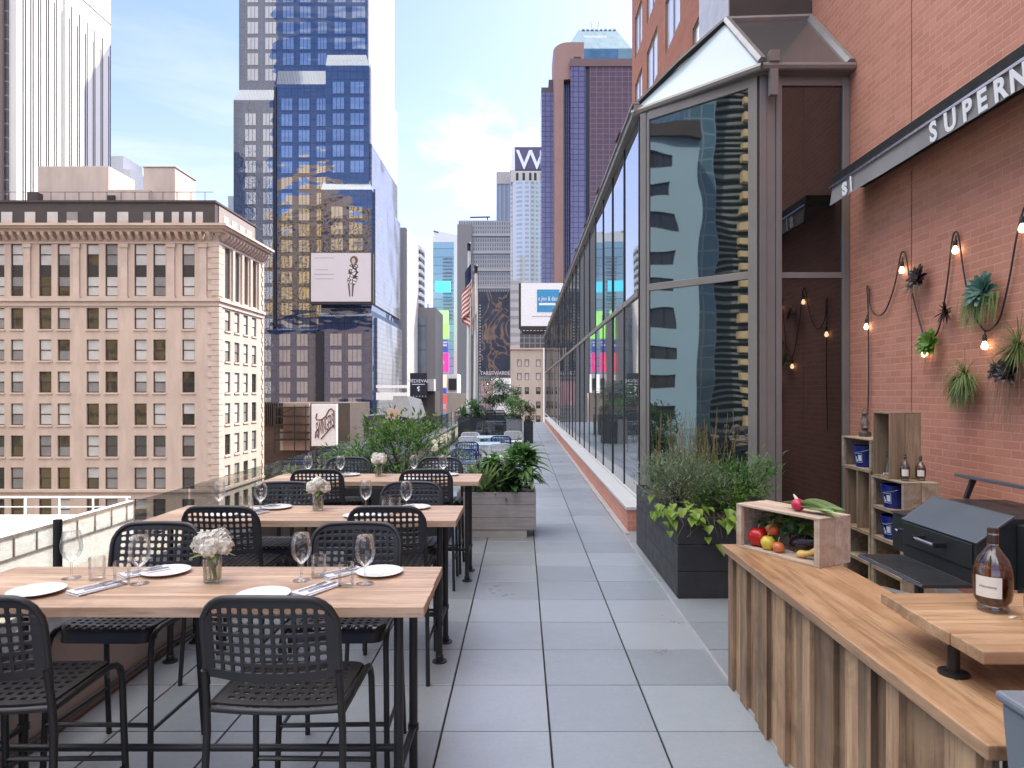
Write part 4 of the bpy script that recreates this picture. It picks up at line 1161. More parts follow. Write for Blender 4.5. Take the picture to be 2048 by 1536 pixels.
m_ = MB(); m_.lathe([(.0, .014), (.034, .014), (.037, .06), (0, .06)], n=16, cap=False); part('water', m_, clear('vase_water', (.88, .90, .86), boost=.03), vs_)
m_ = MB()
for k in range(7):
    a = random.uniform(0, 6.28); m_.tube([(.018 * math.cos(a), .018 * math.sin(a), .016), (-.012 * math.cos(a + 1), .012 * math.sin(a), .1), (.03 * math.cos(a), .03 * math.sin(a), .16)], .0035, 5)
part('stems', m_, M['sprig'], vs_)
m_ = MB()
random.seed(11)
heads = [(0, 0, .185, .058), (-.055, .01, .172, .045), (.052, -.005, .175, .046), (.01, -.05, .170, .045), (.0, .05, .172, .045), (-.028, -.03, .205, .04), (.03, .02, .208, .04)]
for (hx, hy, hz_, hr) in heads:
    m_.ball((hx, hy, hz_), hr * .82, 9, 6, .06)
    for k in range(95):
        d = Vector((random.gauss(0, 1), random.gauss(0, 1), random.gauss(.2, .9))).normalized()
        p = Vector((hx, hy, hz_)) + d * hr * random.uniform(.86, 1.05)
        t_ = d.orthogonal().normalized(); t_.rotate(Matrix.Rotation(random.uniform(0, 6.3), 3, d))
        b2 = d.cross(t_); s = random.uniform(.009, .015)
        m_.add([p - t_ * s * .3 - d * .004, p + b2 * s - d * .001, p + t_ * s * 1.2 + d * .004, p - b2 * s - d * .001], [(0, 1, 2, 3)])
part('blooms', m_, M['petal'], vs_, fix=False)
m_ = MB()
for a in (.3, 1.9, 3.6, 5.2): m_.leaf((.02 * math.cos(a), .02 * math.sin(a), .13), (math.cos(a), math.sin(a), .15), .085, .04, .5)
part('leaves', m_, M['sprig'], vs_, fix=False)
SETT = []
pw.scale = (1.2, 1.2, 1.04); pl.scale = (1.12, 1.12, 1)
proto(pw)
first = {}
def place(p, key, x, y, z, rz, lb):
    if key not in first: first[key] = 1; p.location = (x, y, z); p.rotation_euler.z = rz; p['label'] = lb
    else: dup(p, (x, y, z), rz, lb)
ZT = 1.0301
SEATS = ('near left', 'near right', 'far left', 'far right')
LAY = {  # x, y of each item relative to the table's front edge, from the photo, for the nearest table
    'plate': [(-2.16, .20), (-1.13, .14), (-1.76, .53), (-.705, .52)],
    'wine': [(-2.165, .44), (-1.05, .40), (-1.785, .345), (-.735, .345)],
    'tumbler': [(-2.03, .42), (-.985, .46), (-1.865, .34), (-.815, .31)],
    'napkin': [(-1.93, .26), (-.93, .24), (-1.86, .53), (-.88, .52)]}
LY2 = {'plate': [(-2.1, .17), (-1.12, .16), (-1.83, .50), (-.77, .50)], 'wine': [(-2.22, .36), (-1.13, .42), (-1.90, .34), (-.81, .38)],
       'tumbler': [(-2.05, .40), (-.99, .46), (-1.98, .33), (-.89, .33)], 'napkin': [(-1.93, .25), (-.95, .22), (-1.93, .52), (-.87, .53)]}
SIDE = ('in front of the left-hand chair whose back is turned', 'in front of the aisle-side chair whose back is turned', 'before the left-hand chair facing the viewer', 'before the aisle-side chair facing the viewer')
for i in range(3):
    L_ = LAY if i == 0 else LY2; y0 = TAB[i][0]; dx = TAB[i][2] + .41
    for s in range(4):
        sfx = '%s table, %s' % (TN[i], SIDE[s]); j = lambda a=.012: random.uniform(-a, a) if i else 0
        x, y = L_['plate'][s]; place(pl, 'plate', x + dx + j(), y0 + y + j(), ZT, random.random() * 6, 'white plate on the ' + sfx)
        x, y = L_['wine'][s]; place(pw, 'wine', x + dx + j(), y0 + y + j(), ZT, random.random() * 6, 'wine glass on the ' + sfx)
        x, y = L_['tumbler'][s]; place(tb, 'tumbler', x + dx + j(), y0 + y + j(), ZT, random.random() * 6, 'tumbler on the ' + sfx)
        x, y = L_['napkin'][s]; place(nk, 'napkin', x + dx + j(), y0 + y + j(), ZT, (-.5 if s < 2 else -.75) + j(.1), 'napkin on the ' + sfx)
    place(vs_, 'vase', (-1.452, -1.545, -1.525)[i], y0 + (.37, .43, .45)[i], ZT, i * 1.3, 'glass jar of white hydrangea blooms on the %s table' % TN[i])
# ------------------------------------------------------------------ timber bar counter
M['barwood'] = wood('honey_bar_top', (.33, .185, .095), (.48, .30, .17), 1, .9, .36, .14, (.15, .075, .038), 1.0, .5)
M['barwood_x'] = wood('honey_shelf_top', (.35, .205, .11), (.50, .325, .19), 0, .9, .4, .13, (.16, .08, .04), 1.0, .45)
M['boards'] = wood('reclaimed_boards', (.27, .16, .09), (.44, .29, .17), 2, .9, .65, .6, (.09, .06, .04), 1.0, .6)
bc = thing('bar_counter', 'honey-coloured timber bar counter clad in vertical reclaimed boards', 'bar counter', (1.6, 3.1, 0))
m_ = MB(); xs = [1.32, 1.515, 1.70, 1.862]
for k in range(3): m_.box(xs[k] + .001, xs[k + 1] - .001, 1.93 + random.uniform(0, .004), 4.50 - random.uniform(0, .004), .872, .918 - random.uniform(0, .0015))
part('countertop', m_, M['barwood'], bc, bev=.005)
random.seed(21)
m_ = MB(); y = 4.46; k = 0
while y > 1.99:
    w_ = random.uniform(.085, .15); y2 = max(1.99, y - w_)
    d = (0, .022, .005, .03, .012)[k % 5]
    m_.box(1.352 + d, 1.40, y2 + .002, y - .001, .0, .870)
    if k % 2: m_.box(1.345 + d, 1.350 + d, y2 - .012, y2 + .018, .0, .868)
    y = y2; k += 1
part('front_boards', m_, M['boards'], bc, bev=.003)
m_ = MB(); x = 1.36
while x < 1.84:
    m_.box(x, min(x + .118, 1.845), 4.461 + random.uniform(0, .006), 4.485, 0, .870); x += .12
part('end_boards', m_, M['boards'], bc, bev=.003)
m_ = MB(); m_.box(1.402, 1.84, 1.96, 1.985, 0, .87); m_.box(1.402, 1.84, 2.9, 2.92, 0, .87); m_.box(1.41, 1.84, 1.99, 4.45, .45, .47)
part('carcass', m_, mat('dark_carcass', (.05, .035, .025), .7), bc)
rs = thing('raised_shelf', 'raised plank shelf standing on the bar counter by a short black pipe', 'shelf', (1.7, 2.5, .92))
m_ = MB(); ys_ = [2.19, 2.36, 2.50, 2.66, 2.83]
for k in range(4): m_.box(1.48 + (.006, 0, .004, .012)[k], 2.62, ys_[k] + .001, ys_[k + 1] - .001, 1.042, 1.087 - random.uniform(0, .0015))
part('shelf_planks', m_, M['barwood_x'], rs, bev=.004)
for (x, y) in ((1.535, 2.42), (1.80, 2.70)):
    m_ = MB(); m_.tube([(x, y, .925), (x, y, 1.04)], .021, 14)
    lg = part('pipe_leg', m_, M['black_metal'], rs, smooth=40)
    m_ = MB(); m_.lathe([(.050, 0), (.050, .009), (.028, .014)], (x, y, .9185), 20)
    part('flange', m_, M['black_metal'], lg, smooth=30)
m_ = MB(); m_.tube([(2.55, 2.3, 0), (2.55, 2.3, 1.04)], .021, 14); part('pipe_leg', m_, M['black_metal'], rs, smooth=40)

# ------------------------------------------------------------------ liquor bottles
M['bglass'] = clear('bottle_glass', (.80, .78, .74), boost=.06)
m, nt, b = _mat('cognac'); b.inputs['Base Color'].default_value = (.16, .035, .006, 1); b.inputs['Roughness'].default_value = .04; b.inputs['IOR'].default_value = 1.6
nt.links.new(mixc(nt, ramp(nt, noise(nt, 14, 2), .4, .65), (.07, .013, .004), (.30, .075, .012)), b.inputs['Base Color']); M['cognac'] = m
M['label'] = mat('cream_label', (.70, .66, .58), .7, 0, .05, 20); M['foil'] = mat('brown_foil', (.05, .03, .02), .35, .3); M['ink'] = mat('label_ink', (.06, .05, .05), .7)
def bottle(label, loc, h, r, a0, word=True, cat='bottle', liquid='cognac'):
    t = thing('liquor_bottle', label, cat, loc); s = h / .315; q = r / .066
    P = lambda l: [(rr * q, zz * s) for rr, zz in l]
    m_ = MB(); m_.lathe(P([(.044, 0), (.052, .004), (.053, .02), (.048, .026), (.062, .045), (.066, .075), (.067, .12), (.064, .16), (.053, .195), (.032, .225), (.020, .245), (.0175, .262)]), loc, 28, cap=False)
    part('bottle_glass', m_, M['bglass'], t, smooth=50)
    m_ = MB(); m_.lathe(P([(0, .028), (.046, .028), (.059, .046), (.0635, .075), (.0645, .12), (.0625, .155), (.060, .166), (0, .166)]), loc, 28, cap=False)
    part('liquid', m_, M[liquid], t, smooth=50)
    m_ = MB(); m_.lathe(P([(.0192, .252), (.0192, .296), (.0188, .297), (.0188, .313), (.0, .315)]), loc, 20, cap=False)
    part('foil_cap', m_, M['foil'], t, smooth=30)
    m_ = MB(); m_.lathe(P([(.0197, .252), (.0197, .256)]), loc, 20)
    part('foil_ring', m_, M['steel'], t, smooth=30)
    m_ = MB(); m_.lathe(P([(.0197, .290), (.0197, .2965)]), loc, 20)
    part('foil_ring', m_, M['steel'], t, smooth=30)
    m_ = MB(); n = 12; w_ = 1.35
    for i in range(n):
        b0, b1 = a0 - w_ / 2 + w_ * i / n, a0 - w_ / 2 + w_ * (i + 1) / n
        V = lambda a, rr, zz: (loc[0] + rr * q * math.cos(a), loc[1] + rr * q * math.sin(a), loc[2] + zz * s)
        m_.quad(V(b0, .0672, .062), V(b1, .0672, .062), V(b1, .0678, .14), V(b0, .0678, .14))
    lb = part('paper_label', m_, M['label'], t, fix=False)
    if word:
        rt = Vector((-math.sin(a0), math.cos(a0), 0)); c = Vector(loc) + Vector((math.cos(a0), math.sin(a0), 0)) * (.0672 * q + .0006) + Vector((0, 0, .098 * s))
        tm = text_mb('Hennessy', .0145, face_m(c, rt, (0, 0, 1)), .0002, 'CENTER')
        tm.v = [(lambda p: tuple(Vector(loc) + Vector(((p - Vector(loc)).dot(Vector((math.cos(a0), math.sin(a0), 0))), 0, 0)) * 0 + (p - Vector(loc)) - Vector((math.cos(a0), math.sin(a0), 0)) * ((p - Vector(loc)).dot(rt) ** 2) / (2 * .067 * q)))(Vector(p)) for p in tm.v]
        part('label_lettering', tm, M['ink'], lb)
    return t
bottle('amber cognac bottle with a cream label on the raised wooden shelf', (1.80, 2.60, 1.0872), .315, .066, R(-138))
bottle('dark bottle with a white label cut off by the right edge', (1.862, 2.44, 1.0872), .24, .05, R(-135), False)
m_ = MB(); m_.obox((1.815, 2.515, 1.0895), (.035, .014, .004), .5)
solo('cork_tag', m_, M['label'], 'tiny cream paper tag lying at the foot of the cognac bottle', 'tag', (1.815, 2.515, 1.0875), bev=.001)

# ------------------------------------------------------------------ grey bin at the lower right corner
m_ = MB()
zt = 1.105; q0 = [(1.345, 1.60), (1.80, 1.60), (1.80, 1.83), (1.36, 1.83)]
gbx = thing('storage_box', 'blue-grey plastic box cut off at the lower right corner beside the counter end', 'box', (1.6, 1.7, 0))
m_.hexa([(1.37, 1.66, 0), (1.78, 1.66, 0), (1.78, 1.80, 0), (1.37, 1.80, 0), (1.307, 1.62, zt - .03), (1.80, 1.62, zt - .03), (1.80, 1.86, zt - .03), (1.307, 1.86, zt - .03)])
M['greyplastic'] = mat('blue_grey_plastic', (.17, .195, .23), .45, 0, .06, 5, .1, 200, .001)
part('box_body', m_, M['greyplastic'], gbx, bev=.012)
m_ = MB(); m_.box(1.297, 1.81, 1.61, 1.87, zt - .028, zt); part('lid', m_, M['greyplastic'], gbx, bev=.01)

# ------------------------------------------------------------------ crates
M['crate'] = wood('weathered_crate', (.26, .19, .125), (.40, .31, .215), 0, 1.0, .75, .22, (.13, .095, .06), .8)
M['crate_y'] = wood('weathered_crate_y', (.24, .175, .115), (.38, .29, .20), 1, 1.0, .75, .22, (.12, .085, .055), .8)
M['crate_z'] = wood('weathered_crate_z', (.22, .145, .085), (.34, .24, .15), 2, 1.0, .75, .25, (.11, .07, .04), .9)
M['crate_pale'] = wood('pale_crate', (.44, .33, .24), (.60, .48, .37), 0, 1.0, .7, .12, (.26, .19, .13), .6)
def crate(label, loc, L, D, Hh, rz=0, mt='crate', upright=False, group='wooden crates stacked by the brick wall', div=False):
    """open face towards -y in local space, long axis x; upright stands on its short end"""
    t = thing('wooden_crate', label, 'crate', loc, group, rz=rz)
    b_ = lambda nm, *q: None
    def pc(nm, boxes):
        m_ = MB()
        for q in boxes: m_.box(*q)
        me = mesh_of(nm, m_, M[mt]); o = bpy.data.objects.new(nm, me); COL.objects.link(o); o.parent = t; ORG[o] = Vector(loc); bevel(o, .002)
    e = .014
    w2 = D / 2 - .002
    if not upright:
        for k, x in enumerate((0, L - e)): pc('end_panel', [(x, x + e, 0, w2, e, Hh - e), (x, x + e, w2 + .004, D, e, Hh - e)])
        pc('top_slats', [(0, L, 0, w2, Hh - e, Hh), (0, L, w2 + .004, D, Hh - e, Hh)]); pc('bottom_slats', [(0, L, 0, w2, 0, e), (0, L, w2 + .004, D, 0, e)])
        h2 = (Hh - 2 * e) / 2
        pc('back_slats', [(e, L - e, D - e, D, e + .003, e + h2 - .003), (e, L - e, D - e, D, e + h2 + .003, Hh - e - .003)])
        pc('corner_block', [(e + .001, e + .025, .002, .03, e, Hh - e)]); pc('corner_block', [(L - e - .025, L - e - .001, .002, .03, e, Hh - e)])
    else:
        for k, z in enumerate((0, Hh - e)): pc('end_panel', [(0, L, 0, D, z, z + e)])
        for x in (0, L - e): pc('side_slats', [(x, x + e, 0, w2, e, Hh - e), (x, x + e, w2 + .004, D, e, Hh - e)])
        pc('back_slats', [(e, L / 2 - .002, D - e, D, e, Hh - e), (L / 2 + .002, L - e, D - e, D, e, Hh - e)])
        if div: pc('divider', [(L / 2 - .008, L / 2 + .008, .003, D - e - .002, e, Hh - e)])
    return t
LF = -math.pi / 2       # open side towards -x: local x runs along -y
XC = 3.30
CR = [  # label, far y, near y, z0, z1, upright, divider, x offset, material
    ('lowest crate of the near column behind the grill shelf', 6.43, 5.90, .001, .284, 0, 0, 0, 'crate'),
    ('empty crate second from the floor in the near column', 6.43, 5.90, .286, .569, 0, 0, 0, 'crate'),
    ('crate holding the lower blue bucket, behind the grill', 6.43, 5.90, .571, .853, 0, 0, 0, 'crate'),
    ('crate holding the middle blue bucket, under the two bottles', 6.43, 5.88, .855, 1.138, 0, 0, 0, 'crate'),
    ('lowest crate of the far column beside the glass bay', 6.98, 6.45, .001, .284, 0, 0, 0, 'crate'),
    ('empty crate under the upright divided crate', 6.98, 6.45, .286, .569, 0, 0, 0, 'crate'),
    ('upright crate with a centre divider under the lantern crate', 6.96, 6.45, .571, 1.168, 1, 1, 0, 'crate_z'),
    ('topmost left crate with a blue bucket, lantern on top', 7.02, 6.43, 1.170, 1.475, 0, 0, 0, 'crate')]
for lb, yf_, yn, z0, z1, up_, dv_, xo, mt in CR:
    crate(lb, (XC + xo, yf_, z0), yf_ - yn, .31, z1 - z0, LF, mt, bool(up_), div=bool(dv_))
crate('tallest brown crate standing upright on top of the stack', (XC + .01, 6.41, 1.140), .285, .285, .60, LF, 'crate_z', True)

# blue buckets
M['bluepl'] = mat('blue_enamel', (.010, .022, .16), .25, 0, .1, 6)
M['bluelabel'] = mat('white_print', (.62, .64, .72), .6)
def bucket(label, loc):
    t = thing('ice_bucket', label, 'bucket', loc, 'blue buckets in the crates')
    m_ = MB(); m_.lathe([(.094, 0), (.098, .003), (.124, .195), (.128, .197), (.128, .206), (.122, .207), (.117, .198), (.094, .01), (0, .008)], loc, 32, cap=False); m_.lathe([(0, 0), (.094, 0)], loc, 32, cap=False)
    part('pail', m_, M['bluepl'], t, smooth=40)
    m_ = MB(); A_ = R(202)
    V = lambda a, rr, z: (loc[0] + rr * math.cos(a), loc[1] + rr * math.sin(a), loc[2] + z)
    def patch(a0, a1, z0, z1):
        for i in range(4):
            b0, b1 = a0 + (a1 - a0) * i / 4, a0 + (a1 - a0) * (i + 1) / 4
            m_.quad(V(b0, .0995 + .137 * z0 , z0), V(b1, .0995 + .137 * z0, z0), V(b1, .0995 + .137 * z1, z1), V(b0, .0995 + .137 * z1, z1))
    for (a, c_, e, f_) in ((-.36, -.34, .045, .135), (.34, .36, .045, .135), (-.36, .36, .045, .049), (-.36, .36, .131, .135), (-.25, -.08, .055, .075), (-.28, -.18, .075, .10), (.0, .3, .06, .118)): patch(A_ + a, A_ + c_, e, f_)
    part('printed_mark', m_, M['bluelabel'], t, fix=False)
    m_ = MB(); m_.tube([(loc[0] - .129 * math.sin(a), loc[1] + .129 * math.cos(a), loc[2] + .190 - .05 * math.sin(a)) for a in [math.pi * i / 16 for i in range(17)]], .003, 6)
    part('bail_handle', m_, M['steel'], t, smooth=60)
bucket('blue bucket in the topmost left crate', (XC + .125, 6.76, 1.186))
bucket('blue bucket in the middle crate under the bottles', (XC + .12, 6.225, .871))
bucket('blue bucket in the lower crate beside the grill', (XC + .12, 6.225, .587))
# bottles and a jar by the upright crate
bottle('small amber bottle with a tan label in front of the upright crate', (XC + .085, 6.01, 1.1388), .235, .040, R(-118), False)
bottle('small dark bottle right of the tan-labelled one on the crate', (XC + .235, 6.03, 1.1388), .215, .042, R(-118), False)
m_ = MB(); m_.lathe([(.04, 0), (.05, .004), (.048, .05), (.026, .13), (.024, .16), (.034, .165), (.034, .225), (.0, .226)], (XC + .10, 6.28, 1.155), 18, cap=False)
solo('glass_shaker', m_, clear('shaker_glass', (.85, .85, .82), boost=.06), 'clear glass shaker inside the upright crate', 'shaker', (XC + .1, 6.28, 1.155), smooth=40)
m_ = MB(); m_.obox((XC + .10, 6.24, 1.1665), (.05, .17, .018), .3); m_.obox((XC + .13, 6.20, 1.1855), (.04, .16, .018), -.1)
solo('folded_cloth', m_, M['linen'], 'folded pale cloths at the foot of the upright crate', 'cloth', (XC + .1, 6.24, 1.156), bev=.004)

# lantern
L0 = (XC + .17, 6.88, 1.4765)
ln = thing('lantern', 'rusty grey hurricane lantern on the topmost left crate', 'lantern', L0)
M['rust'] = mat('rusty_iron', (.11, .085, .07), .6, .5, .35, 18)
m_ = MB(); m_.lathe([(.052, 0), (.058, .006), (.058, .04), (.045, .05), (.024, .056), (.024, .075), (.034, .08), (.034, .086)], L0, 20); part('oil_tank', m_, M['rust'], ln, smooth=40)
m_ = MB(); m_.lathe([(.030, .086), (.042, .115), (.043, .14), (.030, .185)], L0, 20, cap=False); part('glass_globe', m_, clear('lantern_glass', (.80, .80, .78), boost=.1), ln, smooth=50)
m_ = MB(); m_.lathe([(.034, .185), (.036, .19), (.026, .20), (.026, .225), (.038, .23), (.030, .245), (.010, .255)], L0, 20); part('chimney_cap', m_, M['rust'], ln, smooth=40)
for s in (-1, 1):
    m_ = MB(); m_.tube([(L0[0], L0[1] + s * .050, L0[2] + .04), (L0[0], L0[1] + s * .066, L0[2] + .09), (L0[0], L0[1] + s * .062, L0[2] + .17), (L0[0], L0[1] + s * .035, L0[2] + .215), (L0[0], L0[1] + s * .02, L0[2] + .222)], .006, 8); part('side_tube', m_, M['rust'], ln, smooth=60)
m_ = MB(); m_.tube([(L0[0], L0[1] + .06 * math.cos(math.pi * i / 12), L0[2] + .2 + .085 * math.sin(math.pi * i / 12)) for i in range(13)], .0025, 6); part('wire_handle', m_, M['rust'], ln)

# ------------------------------------------------------------------ vegetable crate on the counter
p0 = Vector((1.395, 4.425, .9185)); p1 = Vector((1.695, 3.875, .9185)); a_ = math.atan2(p1.y - p0.y, p1.x - p0.x); Lc = (p1 - p0).length
crate('pale wooden crate of fruit and vegetables lying on the bar counter', p0, Lc, .275, .282, a_, 'crate_pale', group='vegetable crate')
ux = Vector((math.cos(a_), math.sin(a_), 0)); uy = Vector((-math.sin(a_), math.cos(a_), 0))
def inc(x, y, z): return p0 + ux * x + uy * y + Vector((0, 0, z))
def veg(nm, label, c, r, mt, prof, stem=None):
    t = thing(nm, label, nm.split('_')[-1], c - Vector((0, 0, r)))
    m_ = MB(); n = 20; m_.lathe(prof, c - Vector((0, 0, r)), n, cap=False)
    if nm == 'bell_pepper':
        m_.v = [((v[0] - c.x) * (1 + .09 * math.cos(4 * math.atan2(v[1] - c.y, v[0] - c.x))) + c.x, (v[1] - c.y) * (1 + .09 * math.cos(4 * math.atan2(v[1] - c.y, v[0] - c.x))) + c.y, v[2]) for v in m_.v]
    part('flesh', m_, mt, t, smooth=80)
    if stem:
        m_ = MB(); m_.tube([c + Vector((0, 0, r * stem)), c + Vector((.004, .003, r * stem + .02)), c + Vector((.012, .004, r * stem + .03))], .0045, 6); part('stem', m_, M['sprig'], t)
def fruit(r, sq=.9): return [(0, r * .12), (r * .35, r * (.03)), (r * .75, r * .25), (r, r * .85 * sq + .1 * r), (r * .95, r * 1.35 * sq), (r * .6, r * 1.85 * sq), (r * .25, r * 1.9 * sq), (0, r * 1.72 * sq)]
e = .0145
veg('bell_pepper', 'shiny red pepper at the left in the vegetable crate', inc(.105, .085, e + .062), .062, mat('red_pepper', (.42, .012, .012), .22, 0, .2, 20), fruit(.062, 1.0), .8)
veg('ripe_tomato', 'orange-red tomato resting on the other fruit in the crate', inc(.205, .10, e + .128), .042, mat('orange_tomato', (.60, .11, .04), .28, 0, .2, 20), fruit(.042, .9), .7)
veg('yellow_apple', 'yellow apple in front below the orange-red tomato', inc(.205, .060, e + .044), .045, mat('yellow_apple', (.62, .50, .07), .3, 0, .2, 18), fruit(.045, 1.0), .75)
veg('ripe_tomato', 'coral tomato at the crate floor beside the aubergine', inc(.290, .055, e + .037), .037, mat('coral_tomato', (.58, .16, .06), .3, 0, .2, 20), fruit(.037, .9), .7)
m_ = MB(); pts = [inc(.30 + .31 * t, .145 + .02 * t, e + .052 + .075 * t ** 1.5) for t in [i / 12 for i in range(13)]]
m_.tube(pts, [.008, .034, .047, .052, .053, .050, .046, .041, .036, .031, .027, .022, .012], 16)
eg = thing('purple_aubergine', 'long dark aubergine leaning in the vegetable crate', 'aubergine', pts[0]); part('flesh', m_, mat('aubergine_skin', (.022, .010, .016), .2, 0, .3, 8), eg, smooth=80)
m_ = MB(); m_.tube([pts[-1] - (pts[-1] - pts[-3]) * .4, pts[-1] + (pts[-1] - pts[-3]) * .3], [.024, .006], 8); part('stem', m_, M['sprig'], eg)
m_ = MB(); pts = [inc(.43 + .13 * t, .045 + .03 * math.sin(t * 2), e + .024 + .045 * t * t) for t in [i / 8 for i in range(9)]]
m_.tube(pts, [.008, .021, .023, .019, .016, .016, .019, .021, .010], 12)
solo('yellow_squash', m_, mat('yellow_squash', (.60, .40, .12), .4, 0, .15, 15), 'crookneck yellow squash at the right of the crate floor', 'squash', pts[0], smooth=80)
M['veg_leaf'] = leafmat('vegetable_leaf', (.07, .17, .03), (.20, .34, .09), .25)
M['veg_dark'] = leafmat('dark_cabbage_leaf', (.03, .075, .03), (.07, .13, .05), .15)
m_ = MB(); random.seed(5)
for k in range(70):
    p = inc(random.uniform(.06, .52), random.uniform(.10, .24), e + random.uniform(.13, .22)); d = Vector((random.gauss(0, 1), random.gauss(-.5, .8), random.gauss(0, .5)))
    m_.leaf(p, d, random.uniform(.05, .10), random.uniform(.03, .06), .5)
for v in range(len(m_.v)):
    x_, y_, z_ = m_.v[v]; q = Vector((x_, y_, z_)) - p0; lx, ly = q.dot(ux), q.dot(uy)
    lx = min(max(lx, .02), Lc - .02); ly = min(max(ly, .01), .255); zz = min(max(q.z, .02), .262); m_.v[v] = tuple(p0 + ux * lx + uy * ly + Vector((0, 0, zz)))
solo('leafy_greens', m_, M['veg_leaf'], 'loose green leaves filling the back of the vegetable crate', 'greens', inc(.3, .17, e), fix=False)
m_ = MB(); m_.ball(inc(.30, .17, e + .155), (.055, .055, .05), 10, 7, .08)
for k in range(24):
    d = Vector((random.gauss(0, 1), random.gauss(0, 1), random.gauss(0, .7))).normalized(); m_.leaf(inc(.30, .17, e + .155) + d * .04, d, .05, .05, .6)
solo('dark_cabbage', m_, M['veg_dark'], 'small dark cabbage among the leaves above the aubergine', 'cabbage', inc(.30, .17, e), fix=False)
# radish with its leaves on top of the crate
zr = .2845
rd = thing('red_radish', 'red radish with long pale leaves lying on top of the vegetable crate', 'radish', inc(.40, .1, zr))
m_ = MB(); c = inc(.40, .10, zr + .037); m_.ball(c, (.041, .041, .037), 18, 12); part('root', m_, mat('radish_skin', (.50, .012, .07), .3, 0, .15, 12), rd, smooth=80)
m_ = MB(); m_.tube([c - ux * .01 + Vector((0, 0, .03)), c - ux * .03 + Vector((0, 0, .055)), c - ux * .025 + Vector((0, 0, .045))], [.012, .007, .002], 8); part('tip', m_, M['petal'], rd)
m_ = MB(); random.seed(3)
for k in range(16):
    s0 = c + ux * .02; d = ux * random.uniform(.6, 1) + uy * random.uniform(-.1, .55) + Vector((0, 0, random.uniform(.0, .30)))
    L_ = random.uniform(.10, .26); m_.leaf(s0, d, L_, random.uniform(.045, .07), .35, 5, .25, up=(random.gauss(0, .8), random.gauss(0, .8) - .6, 1))
for k in range(9):
    d = -ux * random.uniform(.6, 1) + uy * random.uniform(.0, .6) + Vector((0, 0, random.uniform(.05, .3))); m_.leaf(c - ux * .02 + uy * .02, d, random.uniform(.06, .15), .035, .4, 4, .25)
m_.v = [(v[0], v[1], max(v[2], p0.z + zr + .001)) for v in m_.v]
part('leaves', m_, leafmat('radish_leaf', (.24, .36, .12), (.42, .52, .27), .3), rd, fix=False)

# ------------------------------------------------------------------ pellet grill
M['grill'] = mat('black_grill_enamel', (.028, .030, .033), .38, .2, .12, 4, .1, 240, .0008)
M['grill_lid'] = mat('slate_grill_lid', (.10, .115, .135), .34, .35, .1, 3)
M['chrome'] = mat('chrome', (.7, .7, .72), .12, 1, .03)
gr_ = thing('pellet_grill', 'black pellet grill with sloping slate lid, front shelf and bar handle', 'grill', (2.9, 4.3, 0))
ya_, yb2 = 3.90, 4.64; xf = 2.60
m_ = MB(); m_.prism([(xf, ya_, .81), (xf + .62, ya_, .74), (xf + .70, ya_, 1.19), (xf + .22, ya_, 1.195), (xf, ya_, 1.055)], (0, yb2 - ya_, 0)); part('cook_box', m_, M['grill'], gr_, bev=.006)
m_ = MB(); m_.prism([(xf - .008, ya_ - .012, 1.058), (xf + .205, ya_ - .012, 1.208), (xf + .22, ya_ - .012, 1.214), (xf + .212, ya_ - .012, 1.196), (xf + .0, ya_ - .012, 1.048)], (0, yb2 - ya_ + .024, 0)); part('lid_top', m_, M['grill_lid'], gr_, bev=.003)
m_ = MB(); m_.box(xf - .010, xf - .002, ya_ + .02, yb2 - .02, .90, 1.045); part('lid_front', m_, M['grill'], gr_, bev=.004)
for y in (4.16, 4.38): m_ = MB(); m_.obox((xf - .045, y, .985), (.085, .016, .034)); part('handle_bracket', m_, M['black_metal'], gr_, bev=.004)
m_ = MB(); m_.tube([(xf - .075, 4.169, .985), (xf - .075, 4.371, .985)], .011, 12); part('handle', m_, M['chrome'], gr_, smooth=50)
m_ = MB(); m_.prism([(xf - .012, ya_, .795), (xf - .30, ya_, .795), (xf - .315, ya_, .803), (xf - .30, ya_, .817), (xf - .012, ya_, .817)], (0, yb2 - ya_, 0)); part('front_shelf', m_, M['grill'], gr_, bev=.003)
m_ = MB(); m_.box(xf - .302, xf - .290, ya_ + .02, yb2 - .01, .8185, .8215); part('shelf_edge', m_, M['chrome'], gr_)
m_ = MB(); m_.box(xf + .02, xf + .30, yb2 + .004, yb2 + .17, .82, 1.07); m_.box(xf + .01, xf + .31, yb2 + .004, yb2 + .18, 1.073, 1.085); part('sear_box', m_, M['grill'], gr_, bev=.005)
m_ = MB(); m_.tube([(xf + .02, yb2 + .07, .97), (xf - .01, yb2 + .07, .97), (xf - .012, yb2 + .04, .965)], .008, 8); m_.lathe([(.018, 0), (.016, .02)], (xf + .16, yb2 + .1, 1.086), 12); m_.obox((xf + .16, yb2 + .1, 1.112), (.07, .022, .008), .5); part('latch', m_, M['chrome'], gr_, smooth=40)
m_ = MB(); m_.prism([(xf + .23, ya_ - .25, .74), (xf + .72, ya_ - .25, .74), (xf + .72, ya_ - .25, 1.20), (xf + .23, ya_ - .25, 1.165)], (0, .24, 0)); part('hopper', m_, M['grill'], gr_, bev=.006)
m_ = MB(); m_.obox((xf + .50, 4.36, 1.335), (.115, .86, .022), 0, 0, .12); part('bar_handle', m_, M['grill_lid'], gr_, bev=.003)
for y in (4.02, 4.68):
    m_ = MB(); m_.hexa([(xf + .44, y - .012, 1.19), (xf + .47, y - .012, 1.19), (xf + .47, y + .012, 1.19), (xf + .44, y + .012, 1.19), (xf + .49, y - .012, 1.325), (xf + .525, y - .012, 1.325), (xf + .525, y + .012, 1.325), (xf + .49, y + .012, 1.325)]); part('handle_support', m_, M['black_metal'], gr_)
